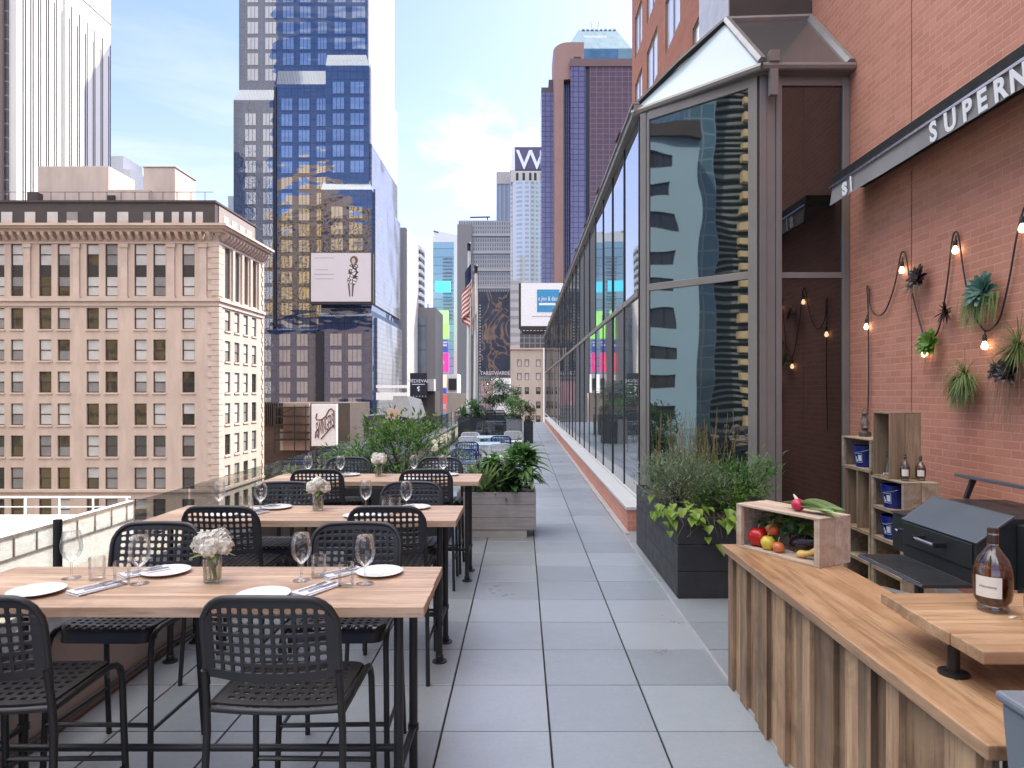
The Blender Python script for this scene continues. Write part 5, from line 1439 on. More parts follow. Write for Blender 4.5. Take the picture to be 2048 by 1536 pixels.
m_ = MB(); m_.tube([(xf + .36, ya_ - .245, 1.055), (xf + .36, ya_ - .31, 1.055)], [.034, .028], 14); part('knob', m_, M['black_plastic'], gr_, smooth=40)
for (x, y) in ((xf + .08, ya_ + .05), (xf + .08, yb2 - .05), (xf + .6, ya_ + .05), (xf + .6, yb2 - .05)):
    m_ = MB(); m_.box(x - .02, x + .02, y - .02, y + .02, 0, .76); part('leg', m_, M['black_metal'], gr_)
m_ = MB(); m_.box(xf - .02, xf + .62, ya_ + .03, yb2 - .03, .22, .24); part('bottom_shelf', m_, M['grill'], gr_)
m_ = MB(); m_.obox((2.33, 4.05, .70), (.30, .22, .02), .5, 0, .35); part('drip_tray', m_, mat('tray_grey', (.35, .36, .38), .4, .3), gr_)

# ------------------------------------------------------------------ string lights along the brick wall
WXc = WX - .035
def wp(px, py, dx=0): Y = WXc * FP / (px - CX); return Vector((WXc + dx, Y, Z(py, Y)))
sl_t = thing('string_light', 'black string of glowing bulbs looped along the brick wall', 'string light', (4.2, 7, 2))
def spline(pts, n=7):
    out = []
    for i in range(len(pts) - 1):
        a, b_, c_, d = pts[max(0, i - 1)], pts[i], pts[i + 1], pts[min(len(pts) - 1, i + 2)]
        for k in range(n):
            t = k / n
            out.append(.5 * ((2 * b_) + (c_ - a) * t + (2 * a - 5 * b_ + 4 * c_ - d) * t * t + (3 * b_ - a - 3 * c_ + d) * t ** 3))
    return out + [pts[-1]]
cab = [wp(*q) for q in ((1734, 870), (1737, 770), (1737, 690), (1736, 612), (1734, 574), (1738, 578), (1740, 610), (1752, 630), (1770, 622), (1788, 575), (1801, 512), (1806, 504), (1812, 512), (1822, 575), (1838, 640), (1851, 676), (1870, 672), (1882, 640), (1895, 560), (1904, 482), (1911, 464), (1918, 478), (1930, 560), (1946, 625), (1966, 658), (1973, 662), (1985, 656), (2001, 632), (2018, 560), (2032, 480), (2044, 428), (2054, 412), (2066, 440))]
m_ = MB(); m_.tube(spline(cab), .0085, 6); part('cable', m_, M['black_plastic'], sl_t, smooth=60)
M['bulb'] = emit('lit_bulb', (1.0, .72, .42), 3.2)
for (px, py) in ((1735, 642), (1806, 528), (1913, 486), (1972, 676), (1851, 694), (2047, 440)):
    p = wp(px, py, -.012)
    m_ = MB(); m_.lathe([(.012, .03), (.019, .022), (.021, -.02), (.018, -.03)], p, 12); m_.tube([p + Vector((0, 0, .028)), p + Vector((.008, 0, .075))], .006, 6)
    sk = part('socket', m_, M['black_plastic'], sl_t, smooth=40)
    m_ = MB(); m_.lathe([(.012, -.030), (.018, -.045), (.027, -.066), (.028, -.082), (.020, -.10), (0, -.107)], p, 14, cap=False)
    part('bulb', m_, M['bulb'], sk, smooth=60)
# ------------------------------------------------------------------ planters and planting
random.seed(31)
G = random.gauss; U = random.uniform
M['soil'] = mat('soil', (.05, .035, .025), .95, 0, .3, 20)
M['plank_grey'] = wood('grey_planter_boards', (.30, .285, .27), (.38, .36, .34), 0, .9, .7, .12, (.17, .155, .14), .5)
M['planter_dark'] = mat('charcoal_planter', (.022, .022, .024), .5, 0, .4, 3, .3, 60, .001)
M['planter_grey'] = mat('grey_planter_side', (.20, .195, .19), .5, .1, .1, 2)


def planter(label, x0, x1, y0, y1, h, mt, planks=0, plinth=0, group='planter boxes on the terrace'):
    t = thing('planter_box', label, 'planter', ((x0 + x1) / 2, (y0 + y1) / 2, 0), group)
    m_ = MB(); z = plinth
    if planks:
        dh = (h - plinth) / planks
        for k in range(planks):
            q = (z + dh * k + .002, z + dh * (k + 1) - .002)
            m_.box(x0, x1, y0, y0 + .03, *q); m_.box(x0, x1, y1 - .03, y1, *q); m_.box(x0, x0 + .03, y0 + .031, y1 - .031, *q); m_.box(x1 - .03, x1, y0 + .031, y1 - .031, *q)
    else:
        m_.box(x0, x1, y0, y0 + .03, z, h); m_.box(x0, x1, y1 - .03, y1, z, h); m_.box(x0, x0 + .03, y0 + .031, y1 - .031, z, h); m_.box(x1 - .03, x1, y0 + .031, y1 - .031, z, h)
    part('sides', m_, mt, t, bev=.004)
    if plinth:
        m_ = MB(); m_.box(x0 + .04, x1 - .12, y0 + .012, y1 - .05, 0, plinth - .003); part('plinth', m_, mat('pale_plinth', (.36, .34, .31), .7), t)
    m_ = MB(); m_.box(x0 + .031, x1 - .031, y0 + .031, y1 - .031, z + .02, h - .05); part('soil', m_, M['soil'], t)
    return t


planter('grey boarded planter in the middle of the terrace behind the farthest dining table', -.86, .185, 9.0, 9.75, .60, M['plank_grey'], 3, .10)
planter('charcoal planter by the glass bay, overflowing with mixed plants', 1.45, 2.62, 6.33, 8.62, .755, M['planter_dark'], 3)
planter('dark planter against the parapet under the big green bush', -2.55, -.95, 8.55, 9.2, .72, M['planter_dark'])


def bush(name, label, c, rad, n, L, W, mt, cat='plant', up=.3, droop=.4, inner=.35, stems=10, base=None, segs=2, tuft=0, stemmat=None):
    """foliage as many separate leaves through a crown's volume, clumped, on thin stems"""
    base = Vector(base or (c[0], c[1], c[2] - rad[2])); t = thing(name, label, cat, base)
    m_ = MB(); cl = []
    for k in range(max(6, n // 45)):
        d = Vector((G(0, 1), G(0, 1), G(.1, 1))).normalized() * U(.45, 1.0) ** .6
        cl.append(Vector((c[0] + d.x * rad[0], c[1] + d.y * rad[1], c[2] + d.z * rad[2])))
    for k in range(n):
        q = random.choice(cl); rr = min(rad) * .33
        p = q + Vector((G(0, rr), G(0, rr), G(0, rr * .8)))
        d = (p - Vector(c)).normalized() * .8 + Vector((G(0, .6), G(0, .6), G(up, .45)))
        m_.leaf(p, d, L * U(.6, 1.25), W * U(.7, 1.2), droop, segs, .2)
    part('foliage', m_, mt, t, fix=False)
    m_ = MB()
    for q in cl[:stems]:
        m_.tube([base + Vector((G(0, .04), G(0, .04), 0)), base.lerp(q, .5) + Vector((G(0, .03), G(0, .03), .04)), q], [.008, .006, .003], 5)
    part('stems', m_, stemmat or M['twig'], t)
    return t


M['twig'] = mat('twig', (.10, .075, .045), .85)
M['lf_bush'] = leafmat('bush_leaf', (.05, .14, .022), (.17, .33, .05), .4)
M['lf_lime'] = leafmat('lime_leaf', (.16, .29, .035), (.30, .43, .07), .4)
M['lf_grey'] = leafmat('grey_green_leaf', (.12, .18, .10), (.23, .30, .17), .3)
M['lf_mid'] = leafmat('mid_green_leaf', (.06, .17, .035), (.18, .34, .09), .4)
M['lf_dark'] = leafmat('dark_leaf', (.03, .085, .03), (.075, .165, .06), .25, .35)
M['lf_pale'] = leafmat('pale_green_leaf', (.20, .32, .12), (.34, .44, .20), .35)
M['lf_gold'] = leafmat('golden_grass', (.30, .22, .08), (.42, .33, .14), .35)
M['lf_olive'] = leafmat('olive_stalk', (.16, .16, .05), (.26, .24, .09), .3)
# big bush by the parapet, with white flowers
bb_ = bush('leafy_bush', 'big bright green bush dotted with white flowers behind the farthest table', (-1.55, 9.0, 1.12), (.62, .42, .44), 1900, .085, .036, M['lf_bush'], 'bush', stems=26, base=(-1.55, 8.9, .67))
m_ = MB()
for k in range(70):
    d = Vector((G(0, 1), G(-.4, 1), G(.4, 1))).normalized(); p = Vector((-1.55 + d.x * .64, 9.0 + d.y * .42, 1.14 + d.z * .44))
    for j in range(5):
        a = j * 1.257; m_.leaf(p, (math.cos(a), -.5, math.sin(a)), .016, .014, .1, 1)
part('flowers', m_, M['petal'], bb_, fix=False)
bush('leafy_bush', 'small loose light green bush left of the big flowering bush', (-2.28, 8.9, .98), (.28, .25, .30), 420, .085, .03, M['lf_mid'], 'bush', stems=12, base=(-2.2, 8.9, .67))
bush('leafy_bush', 'wispy yellow-green shrub at the left end of the dark planter', (-2.52, 7.7, .95), (.17, .2, .28), 240, .09, .022, M['lf_pale'], 'shrub', stems=10, base=(-2.48, 7.7, .61))
bush('leafy_bush', 'silvery grey shrub on the right flank of the big flowering bush', (-.88, 9.15, .95), (.26, .2, .26), 380, .055, .02, M['lf_grey'], 'shrub', stems=10, base=(-1.02, 8.95, .67))

# planting in the grey planter
def rosette(name, label, c, n, L, W, mt, up=.6, droop=.6, cat='plant', segs=4, shape=None, tiers=1, h=0):
    t = thing(name, label, cat, c)
    m_ = MB()
    for k in range(n):
        a = k * 2.39996 + U(-.2, .2); e = up * (.25 + 1.1 * k / n)
        d = Vector((math.cos(a), math.sin(a), e)); zz = h * k / n
        m_.leaf(Vector(c) + Vector((0, 0, zz)) + d * .012, d, L * (1.1 - .45 * k / n) * U(.85, 1.1), W * U(.85, 1.1), droop, segs, .22, shape=shape)
    part('leaves', m_, mt, t, fix=False)
    if h:
        m_ = MB(); m_.tube([Vector(c) + Vector((0, 0, -.25)), Vector(c) + Vector((.01, 0, h * .5)), Vector(c) + Vector((0, 0, h))], [.014, .012, .008], 6); part('stalk', m_, M['twig'], t)
    return t
sword = lambda t: max(.05, (1 - t) ** .6 * (.75 + .5 * t))
pad = lambda t: max(.04, math.sin(math.pi * min(1, t * .96 + .02)) ** .7)
rosette('spiky_plant', 'pale green sword-leaved plant at the left of the grey planter', (-.53, 9.15, .58), 34, .62, .07, M['lf_pale'], 1.7, .25, shape=sword)
rosette('spiky_plant', 'grey-green sword-leaved plant in the grey planter centre', (-.33, 9.25, .58), 30, .56, .065, M['lf_pale'], 1.6, .3, shape=sword)
rosette('broadleaf_plant', 'tall long-leaved green plant at the right end of the grey planter', (.06, 9.35, .90), 24, .36, .085, M['lf_mid'], .9, .75, shape=pad, h=.22)
rosette('broadleaf_plant', 'dark drooping leaf cluster hanging over the planter corner', (.13, 9.12, .78), 20, .26, .06, M['lf_dark'], .35, 1.1, shape=pad, h=.05)
rosette('broadleaf_plant', 'broad mid-green rosette at the front of the grey planter', (-.14, 9.12, .66), 24, .27, .10, M['lf_dark'], .8, .6, shape=pad, h=.1)
bush('leafy_bush', 'low bright green filler foliage along the grey planter front', (-.36, 9.2, .70), (.40, .17, .19), 1000, .075, .032, M['lf_mid'], 'plant', stems=10, base=(-.4, 9.2, .55))
bush('leafy_bush', 'full broad-leaved green bush filling the middle of the grey planter', (-.12, 9.32, .93), (.36, .2, .24), 420, .15, .075, M['lf_mid'], 'bush', .3, .7, stems=14, base=(-.15, 9.35, .55), segs=3)
bush('leafy_bush', 'pinkish brown flowering sprigs at the back of the grey planter', (-.15, 9.5, .88), (.26, .12, .17), 260, .04, .02, leafmat('pink_sprig', (.35, .24, .16), (.48, .36, .26), .3), 'plant', stems=22, base=(-.15, 9.5, .55))

# planting in the charcoal planter
bush('leafy_bush', 'fine grey-green bush at the left front of the charcoal planter', (1.72, 7.25, .97), (.36, .80, .27), 4200, .055, .013, M['lf_grey'], 'bush', .5, .2, stems=26, base=(1.7, 7.4, .70))
bush('fern', 'feathery green fern leaning right in the charcoal planter', (2.42, 7.3, 1.03), (.34, .4, .20), 900, .085, .022, M['lf_mid'], 'fern', .4, .35, stems=22, base=(2.3, 7.3, .70))
bush('leafy_bush', 'dark low foliage between the fern and the grey-green bush', (2.05, 6.95, .86), (.36, .42, .14), 800, .06, .03, M['lf_bush'], 'plant', stems=14, base=(2.05, 7.0, .70))
t = thing('vine', 'lime green trailing vine spilling over the front of the charcoal planter', 'vine', (1.8, 6.4, .72))
m_ = MB(); heart = lambda t_: max(.03, (math.sin(math.pi * (1 - t_) ** 1.5) if t_ > 0 else .5) * 1.0 + (.25 if t_ < .1 else 0))
for k in range(85):
    u = random.random(); x = 1.52 + .95 * u ** 1.5; hang = abs(G(0, .55))
    p = Vector((x + G(0, .03), 6.34 - .03 - abs(G(0, .05)), .80 - min(.30, hang * .20 * (1.35 - u))))
    if random.random() < .28: p = Vector((1.44 - abs(G(0, .03)), U(6.35, 7.6), .80 - abs(G(0, .10))))
    if random.random() < .3: p.z = U(.78, .86); p.y = U(6.36, 6.6)
    d = Vector((G(0, .6), -1, G(-.35, .4))); m_.leaf(p, d, U(.08, .13), U(.07, .10), .8, 3, .16, shape=heart)
part('leaves', m_, M['lf_lime'], t, fix=False)
m_ = MB()
for k in range(12):
    x = U(1.5, 2.3); m_.tube([(x, 6.5, .72), (x + G(0, .03), 6.36, .79), (x + G(0, .04), 6.29, .70), (x + G(0, .05), 6.29, .58)], .004, 5)
part('runners', m_, M['twig'], t)
t = thing('grass_clump', 'tall golden feathery grass rising in front of the big glass pane', 'grass', (1.95, 7.8, .70))
m_ = MB(); m2 = MB()
for k in range(95):
    b0 = Vector((1.95 + G(0, .20), 7.75 + G(0, .36), .72)); h = U(.45, 1.02); d = Vector((G(0, .12), G(0, .1), 1)).normalized()
    m_.leaf(b0, d + Vector((G(0, .18), G(0, .15), 0)), h, .009, .12, 4, .1, up=(0, 1, .2), shape=sword)
    if k < 45:
        h2 = U(.6, 1.05); tp = b0 + d * h2
        m2.tube([b0, b0 + d * h2 * .5 + Vector((G(0, .01), 0, 0)), tp], .0022, 4)
        for j in range(16): m2.leaf(tp - d * h2 * .45 * random.random(), d + Vector((G(0, .6), G(0, .6), .1)), U(.015, .035), .008, .2, 1, up=(0, 1, .2))
part('blades', m_, M['lf_olive'], t, fix=False); part('seed_heads', m2, M['lf_gold'], t, fix=False)

# ------------------------------------------------------------------ plants mounted on the brick wall
M['air'] = leafmat('air_plant', (.15, .24, .07), (.28, .36, .13), .3)
M['air_grey'] = leafmat('silver_air_plant', (.22, .27, .19), (.34, .38, .27), .3)
M['succ_dark'] = leafmat('black_succulent', (.020, .010, .012), (.045, .020, .022), .05, .35)
M['succ_blue'] = leafmat('blue_green_succulent', (.05, .13, .10), (.10, .22, .16), .15, .4)
M['succ_green'] = leafmat('green_succulent', (.09, .20, .02), (.17, .30, .05), .2, .4)
M['dry'] = leafmat('dry_root', (.22, .14, .09), (.33, .22, .15), .2)
def tuft(m_, c, n, L, W, spread=1, down=.3, out=.6):
    for k in range(n):
        d = Vector((-abs(G(0, 1)) * out, G(0, 1) * spread, G(.1, .8))).normalized(); m_.leaf(c, d, L * U(.6, 1.15), W, down * U(.7, 1.5), 5, .1, shape=sword)
def hang(m_, c, n, L, W=.005, sp=.05):
    for k in range(n): m_.leaf(Vector(c) + Vector((-abs(G(0, .02)), G(0, sp), 0)), (-.15, G(0, .18), -1), L * U(.4, 1.2), W, .5, 4, .1, up=(1, 0, 0), shape=sword)
def rose(m_, c, n, L, W, nrm=(-1, -.25, .35)):
    nrm = Vector(nrm).normalized(); a1 = nrm.orthogonal().normalized(); a2 = nrm.cross(a1)
    for k in range(n):
        a = k * 2.4; e = .15 + .9 * k / n; d = a1 * math.cos(a) + a2 * math.sin(a) + nrm * e
        m_.leaf(Vector(c) + nrm * .01, d, L * (1.1 - .55 * k / n), W * (1 - .3 * k / n), -.15 if nrm.z > 2 else .1, 3, .18, up=nrm, shape=lambda t: max(.12, math.sin(math.pi * (.1 + .82 * t)) ** .8 * (.6 + .5 * t)))
def wallplant(label, px, py, specs):
    c = wp(px, py, -.035); t = thing('wall_plant', label, 'wall plant', c, 'small plants mounted on the brick wall')
    m0 = MB(); m0.lathe([(.02, -.02), (.03, 0), (.022, .02)], c + Vector((.02, 0, 0)), 8); part('mount', m0, M['dry'], t)
    for nm, mt, fn in specs:
        m_ = MB(); fn(m_, c); m_.v = [(min(v[0], WX - .006), v[1], v[2]) for v in m_.v]; part(nm, m_, M[mt], t, fix=False)
wallplant('black rosette succulent with airy green tuft, top left of the wall plants', 1846, 556, [('rosette', 'succ_dark', lambda m_, c: rose(m_, c, 22, .14, .065)), ('tuft', 'air_grey', lambda m_, c: tuft(m_, c + Vector((0, .13, -.04)), 70, .21, .009)), ('roots', 'dry', lambda m_, c: hang(m_, c + Vector((0, 0, -.03)), 24, .34))])
wallplant('small dark spiky succulent in the middle of the wall, with thin hanging roots', 1899, 622, [('rosette', 'succ_dark', lambda m_, c: tuft(m_, c, 44, .14, .022, 1, .2)), ('roots', 'dry', lambda m_, c: hang(m_, c + Vector((0, -.03, -.04)), 9, .28))])
wallplant('leafy green succulent nearest the glass bay, with pale roots below', 1868, 688, [('rosette', 'succ_green', lambda m_, c: rose(m_, c, 24, .15, .10)), ('roots', 'dry', lambda m_, c: hang(m_, c + Vector((0, 0, -.06)), 26, .26, .007, .06))])
wallplant('large blue-green rosette with drooping grassy leaves, upper right of the wall', 1975, 583, [('rosette', 'succ_blue', lambda m_, c: rose(m_, c, 28, .175, .09)), ('grass', 'air', lambda m_, c: hang(m_, c + Vector((-.03, 0, -.03)), 150, .30, .012, .11))])
wallplant('thick bright green grassy tuft low on the wall', 1938, 765, [('grass', 'air', lambda m_, c: (tuft(m_, c + Vector((0, 0, .07)), 240, .33, .010, 1, 1.1), hang(m_, c + Vector((-.02, 0, .05)), 170, .30, .010, .08)))])
wallplant('black flowered succulent with silver ties and long trailing roots', 2018, 745, [('rosette', 'succ_dark', lambda m_, c: (rose(m_, c + Vector((0, -.06, 0)), 20, .125, .07), rose(m_, c + Vector((0, .06, .01)), 16, .10, .06))), ('tuft', 'succ_blue', lambda m_, c: tuft(m_, c + Vector((0, .10, .02)), 30, .13, .016)), ('roots', 'dry', lambda m_, c: hang(m_, c + Vector((-.01, -.02, -.05)), 44, .46, .008, .11))])
wallplant('bright yellow-green spidery tuft at the right edge of the wall', 2046, 690, [('tuft', 'air', lambda m_, c: tuft(m_, c, 200, .30, .010, 1, .5))])

# ------------------------------------------------------------------ the far part of the terrace
M['navy'] = mat('navy_plastic', (.015, .05, .19), .4, 0, .1, 6); M['whitepl'] = mat('white_plastic', (.72, .72, .72), .4, 0, .04, 6)
sw_n = {'black_plastic': M['navy']}; sw_w = {'black_plastic': M['whitepl'], 'black_metal': M['whitepl']}
proto(ch)
for (x, y, rz, sw, lb) in ((-1.13, 13.3, 0, sw_n, 'navy chair with its back to the viewer, nearest of the blue ones'), (-1.22, 15.2, 0, sw_n, 'second navy chair straight behind the nearest navy one'),
                           (-1.33, 17.0, 0, sw_w, 'white chair behind the two navy chairs on the left'), (-1.42, 18.8, 0, sw_w, 'farther white chair, behind the first white one'), (-.53, 17.2, 0, sw_n, 'navy chair on the aisle side of the pale blue tables'),
                           (-.46, 14.6, 0, sw_w, 'white chair in front of the aisle-side navy chair'), (-.25, 19.4, 0, sw_w, 'white chair alone by the aisle, behind the navy chairs')):
    c_ = dup(ch, (x, y, 0), rz + U(-.05, .05), lb, (1.0, 1.0, .70), sw); c_['group'] = 'blue and white chairs farther down the terrace'
M['iceblue'] = mat('pale_blue_top', (.42, .58, .66), .3, 0, .05, 4)
for (x, y, lb) in ((-.82, 15.9, 'pale blue table between the navy chairs'), (-.80, 18.3, 'pale blue table behind the aisle-side navy chair')):
    t = thing('cafe_table', lb, 'table', (x, y, 0), 'pale blue cafe tables')
    m_ = MB(); m_.box(x - .42, x + .30, y - .40, y + .45, .70, .735); part('tabletop', m_, M['iceblue'], t, bev=.008)
    for sx in (-.36, .24):
        for sy in (-.34, .38):
            m_ = MB(); m_.tube([(x + sx, y + sy, 0), (x + sx, y + sy, .698)], .018, 6); part('leg', m_, M['whitepl'], t)
planter('long dark planter with a clipped hedge at the foot of the flagpoles', -2.45, -1.50, 26.0, 26.9, .95, M['planter_dark'])
bush('hedge', 'dense clipped hedge in the dark planter by the flagpoles', (-1.97, 26.4, 1.22), (.52, .45, .30), 1100, .10, .07, M['lf_dark'], 'hedge', stems=8, base=(-1.97, 26.4, .90))
planter('grey planter right of the dark far table', -.58, .02, 25.4, 26.2, .90, M['planter_grey'])
bush('leafy_bush', 'light green airy bush in the grey far planter', (-.30, 25.9, 1.32), (.38, .34, .42), 900, .09, .05, M['lf_mid'], 'bush', stems=10, base=(-.3, 25.9, .85))
planter('small dark planter with a round shrub by the aisle far down', .06, .42, 25.6, 26.3, .82, M['planter_dark'])
bush('round_shrub', 'round bronze-green clipped shrub by the far aisle', (.24, 25.95, 1.10), (.24, .24, .28), 700, .06, .045, leafmat('bronze_leaf', (.08, .085, .02), (.16, .14, .05), .2), 'shrub', stems=6, base=(.24, 25.95, .77))
bush('leafy_bush', 'dark round-topped bush beyond the far table, against the pale facades', (-1.35, 31.0, 2.0), (.62, .5, .62), 900, .13, .08, M['lf_dark'], 'bush', stems=12, base=(-1.35, 31, .85))
bush('leafy_bush', 'olive bush right of the dark round-topped far bush', (-.52, 31.2, 1.8), (.45, .4, .5), 600, .12, .07, M['lf_grey'], 'bush', stems=10, base=(-.52, 31.2, .85))
planter('low dark planter behind the far table', -2.1, -.05, 30.6, 31.6, .90, M['planter_dark'])
t = thing('high_table', 'dark slatted high table far down the terrace between the hedges', 'table', (-1.0, 27.2, 0))
m_ = MB()
for k in range(6): m_.box(-1.45, -.62, 27.0 + .14 * k, 27.12 + .14 * k, 1.06, 1.10)
part('tabletop', m_, M['black_metal'], t)
for sx in (-1.4, -.67):
    for sy in (27.05, 27.75):
        m_ = MB(); m_.tube([(sx, sy, 0), (sx, sy, 1.06)], .025, 6); part('leg', m_, M['black_metal'], t)
proto(ch)
for (x, y, rz, lb) in ((-1.22, 26.35, 0, 'black chair at the far high table, left of the two'), (-.86, 26.35, 0, 'black chair at the far high table, right of the two')):
    c_ = dup(ch, (x, y, 0), rz, lb, (.8, .9, 1.05)); c_['group'] = 'black chairs at the far high table'
ws_ = thing('glass_screen', 'low clear glass windscreen across the terrace before the far planters', 'glass screen', (-1, 22, 0))
for k, (a, b) in enumerate(((-2.4, -1.25), (-1.22, -.05))):
    m_ = MB(); m_.box(a, b, 22, 22.014, .08, 1.15); part('glass_panel', m_, bpy.data.materials['guard_glass'], ws_)
m_ = MB()
for x in (-2.42, -1.236, -.036): m_.box(x, x + .012, 21.995, 22.02, 0, 1.2)
part('posts', m_, M['black_metal'], ws_)

# ------------------------------------------------------------------ flagpoles and flags
M['pole'] = mat('white_flagpole', (.70, .68, .64), .4, .2, .05); M['fl_r'] = mat('flag_red', (.42, .045, .03), .8); M['fl_w'] = mat('flag_white', (.72, .68, .62), .8); M['fl_b'] = mat('flag_navy', (.018, .025, .08), .8)
def pole(label, px, top, Y, dark=False):
    x = X(px, Y); t = thing('flagpole', label, 'flagpole', (x, Y, .9), 'flagpoles by the parapet')
    m_ = MB(); zt_ = Z(top, Y); m_.tube([(x, Y, .75), (x, Y, zt_ * .55), (x, Y, zt_ - .12)], [.11, .085, .045], 12); part('pole', m_, M['pole'], t, smooth=40)
    m_ = MB(); m_.ball((x, Y, zt_ - .03), .085, 12, 8); m_.tube([(x, Y, zt_ - .28), (x, Y, zt_ - .1)], .075, 10); part('finial', m_, M['black_metal'], t, smooth=60)
    m_ = MB(); m_.tube([(x + .10, Y - .1, 1.2), (x + .09, Y - .1, zt_ - .3)], .012, 5); part('halyard', m_, M['black_plastic'], t)
    return x, Y, zt_
YF = 26.45
x1, _, z1 = pole('white flagpole with a dark finial, carrying the striped flag', 938, 487, YF)
x2, _, z2 = pole('shorter white flagpole beside the striped flag, carrying a furled white flag', 952, 532, YF + .35)
m_ = MB(); nu, nv_ = 46, 13; V = {}
for i in range(nu + 1):
    u = i / nu
    for j in range(nv_ + 1):
        v = j / nv_
        sag = 1.85 * u ** .8; th = u * 13 + v * 1.1
        V[i, j] = (x1 - .02 - .34 * u * (1 - .5 * u) * 1.2 + .19 * math.sin(th) * (u ** .5) + .10, YF - .12 + .15 * math.cos(th * 1.1) * u ** .5, z1 - .35 - v * 1.5 - sag * (1 - .22 * v))
vs = [V[i, j] for i in range(nu + 1) for j in range(nv_ + 1)]
m_.v = vs
for i in range(nu):
    for j in range(nv_):
        m_.f.append((i * (nv_ + 1) + j, (i + 1) * (nv_ + 1) + j, (i + 1) * (nv_ + 1) + j + 1, i * (nv_ + 1) + j + 1))
        m_.mi.append(2 if (i < nu * .4 and j < 7) else (0 if j % 2 == 0 else 1))
solo('striped_flag', m_, [M['fl_r'], M['fl_w'], M['fl_b']], 'red and white striped flag with navy canton hanging limp from the taller pole', 'flag', (x1, YF, z1 - 2), smooth=70, fix=False)
m_ = MB(); V = {}; nv2 = 10
for i in range(21):
    for j in range(nv2 + 1):
        u, v = i / 20, j / nv2; th = u * 9 + v
        m_.v.append((x2 - .06 - .16 * u + .09 * math.sin(th), YF + .23 + .1 * math.cos(th), z2 - .5 - v * 1.3 - 1.1 * u))
m_.f = [(i * (nv2 + 1) + j, (i + 1) * (nv2 + 1) + j, (i + 1) * (nv2 + 1) + j + 1, i * (nv2 + 1) + j + 1) for i in range(20) for j in range(nv2)]; m_.mi = [0] * len(m_.f)
solo('furled_flag', m_, M['fl_w'], 'plain white flag hanging furled from the shorter pole', 'flag', (x2, YF, z2 - 2), smooth=70, fix=False)
# ------------------------------------------------------------------ billboards, screens and low buildings under the towers
def board(name, label, px0, px1, py0, py1, Y, mt, dep=1.0, cat='billboard', frame=None, group=None):
    t = thing(name, label, cat, (X((px0 + px1) / 2, Y), Y, Z(py1, Y)), group)
    m_ = MB(); m_.box(X(px0, Y), X(px1, Y), Y, Y + dep, Z(py1, Y), Z(py0, Y)); part('panel', m_, mt, t)
    if frame:
        m_ = MB(); e = frame; a, b, c_, d = X(px0, Y), X(px1, Y), Z(py1, Y), Z(py0, Y)
        m_.box(a - e, a - .003, Y + .05, Y + dep + .2, c_ - e, d); m_.box(b + .003, b + e, Y + .05, Y + dep + .2, c_ - e, d); m_.box(a, b, Y + .05, Y + dep + .2, c_ - e * 1.5, c_ - .003)
        part('frame', m_, M['winframe'], t)
    return t, (lambda p: X(p, Y)), (lambda p: Z(p, Y))
def flat(t, nm, mt, pts, Y, d=.05):
    m_ = MB(); m_.prism([(p[0], Y - d, p[1]) for p in pts], (0, d - .003, 0)); return part(nm, m_, mt, t)
def rect(t, nm, mt, x0, x1, z0, z1, Y, d=.05): return flat(t, nm, mt, [(x0, z0), (x1, z0), (x1, z1), (x0, z1)], Y, d)
M['pinkwhite'] = mat('pinkish_white_board', (.62, .57, .56), .6, 0, .02, .2); M['hair'] = mat('print_brown', (.13, .075, .06), .6); M['skin_print'] = mat('print_skin', (.56, .40, .33), .6); M['greyprint'] = mat('print_grey', (.34, .32, .32), .6); M['inkb'] = mat('print_black', (.02, .015, .015), .6)
m, nt, b = _mat('print_pattern')
v_ = nd(nt, 'ShaderNodeTexVoronoi'); v_.inputs['Scale'].default_value = 1.7; v_.feature = 'DISTANCE_TO_EDGE'; tc_ = nd(nt, 'ShaderNodeTexCoord'); nt.links.new(tc_.outputs['Object'], v_.inputs['Vector'])
nt.links.new(mixc(nt, ramp(nt, v_.outputs['Distance'], .10, .14), (.03, .02, .02), (.68, .62, .58)), b.inputs['Base Color']); M['pattern'] = m
YQ = 134.0
t, x, z = board('fashion_billboard', 'pinkish white billboard with a drawn woman in a patterned dress, on the blue tower', 622, 742, 506, 603, YQ, M['pinkwhite'], 1.2, frame=.35)
def blob(c, rx, rz, n=20): return [(c[0] + rx * math.cos(6.2832 * i / n), c[1] + rz * math.sin(6.2832 * i / n)) for i in range(n)]
px1_ = FP / YQ
flat(t, 'drawn_hair', M['hair'], blob((x(708), z(520.5)), 8 / px1_, 8.6 / px1_), YQ, .04)
flat(t, 'drawn_face', M['skin_print'], blob((x(707), z(522)), 3.6 / px1_, 6 / px1_), YQ, .07)
flat(t, 'drawn_dress', M['pattern'], [(x(a), z(b_)) for a, b_ in ((700, 528), (716, 528), (717, 552), (712, 566), (708, 571), (697, 565), (695.5, 550))], YQ, .05)
for q in (((695.5, 566), (699, 567), (701, 593), (698.6, 593)), ((704, 570), (707.5, 570), (706, 593), (703.5, 593)), ((699, 530), (701, 533), (697, 565), (694.6, 563))): flat(t, 'drawn_limb', M['hair'], [(x(a), z(b_)) for a, b_ in q], YQ, .03)
for (a, b_, c_) in ((629, 668, 515.8), (631, 656, 539.5), (629, 668, 548.5), (630, 667, 557.5)): rect(t, 'printed_line', M['greyprint'], x(a), x(b_), z(c_ + .55), z(c_ - .55), YQ, .02)
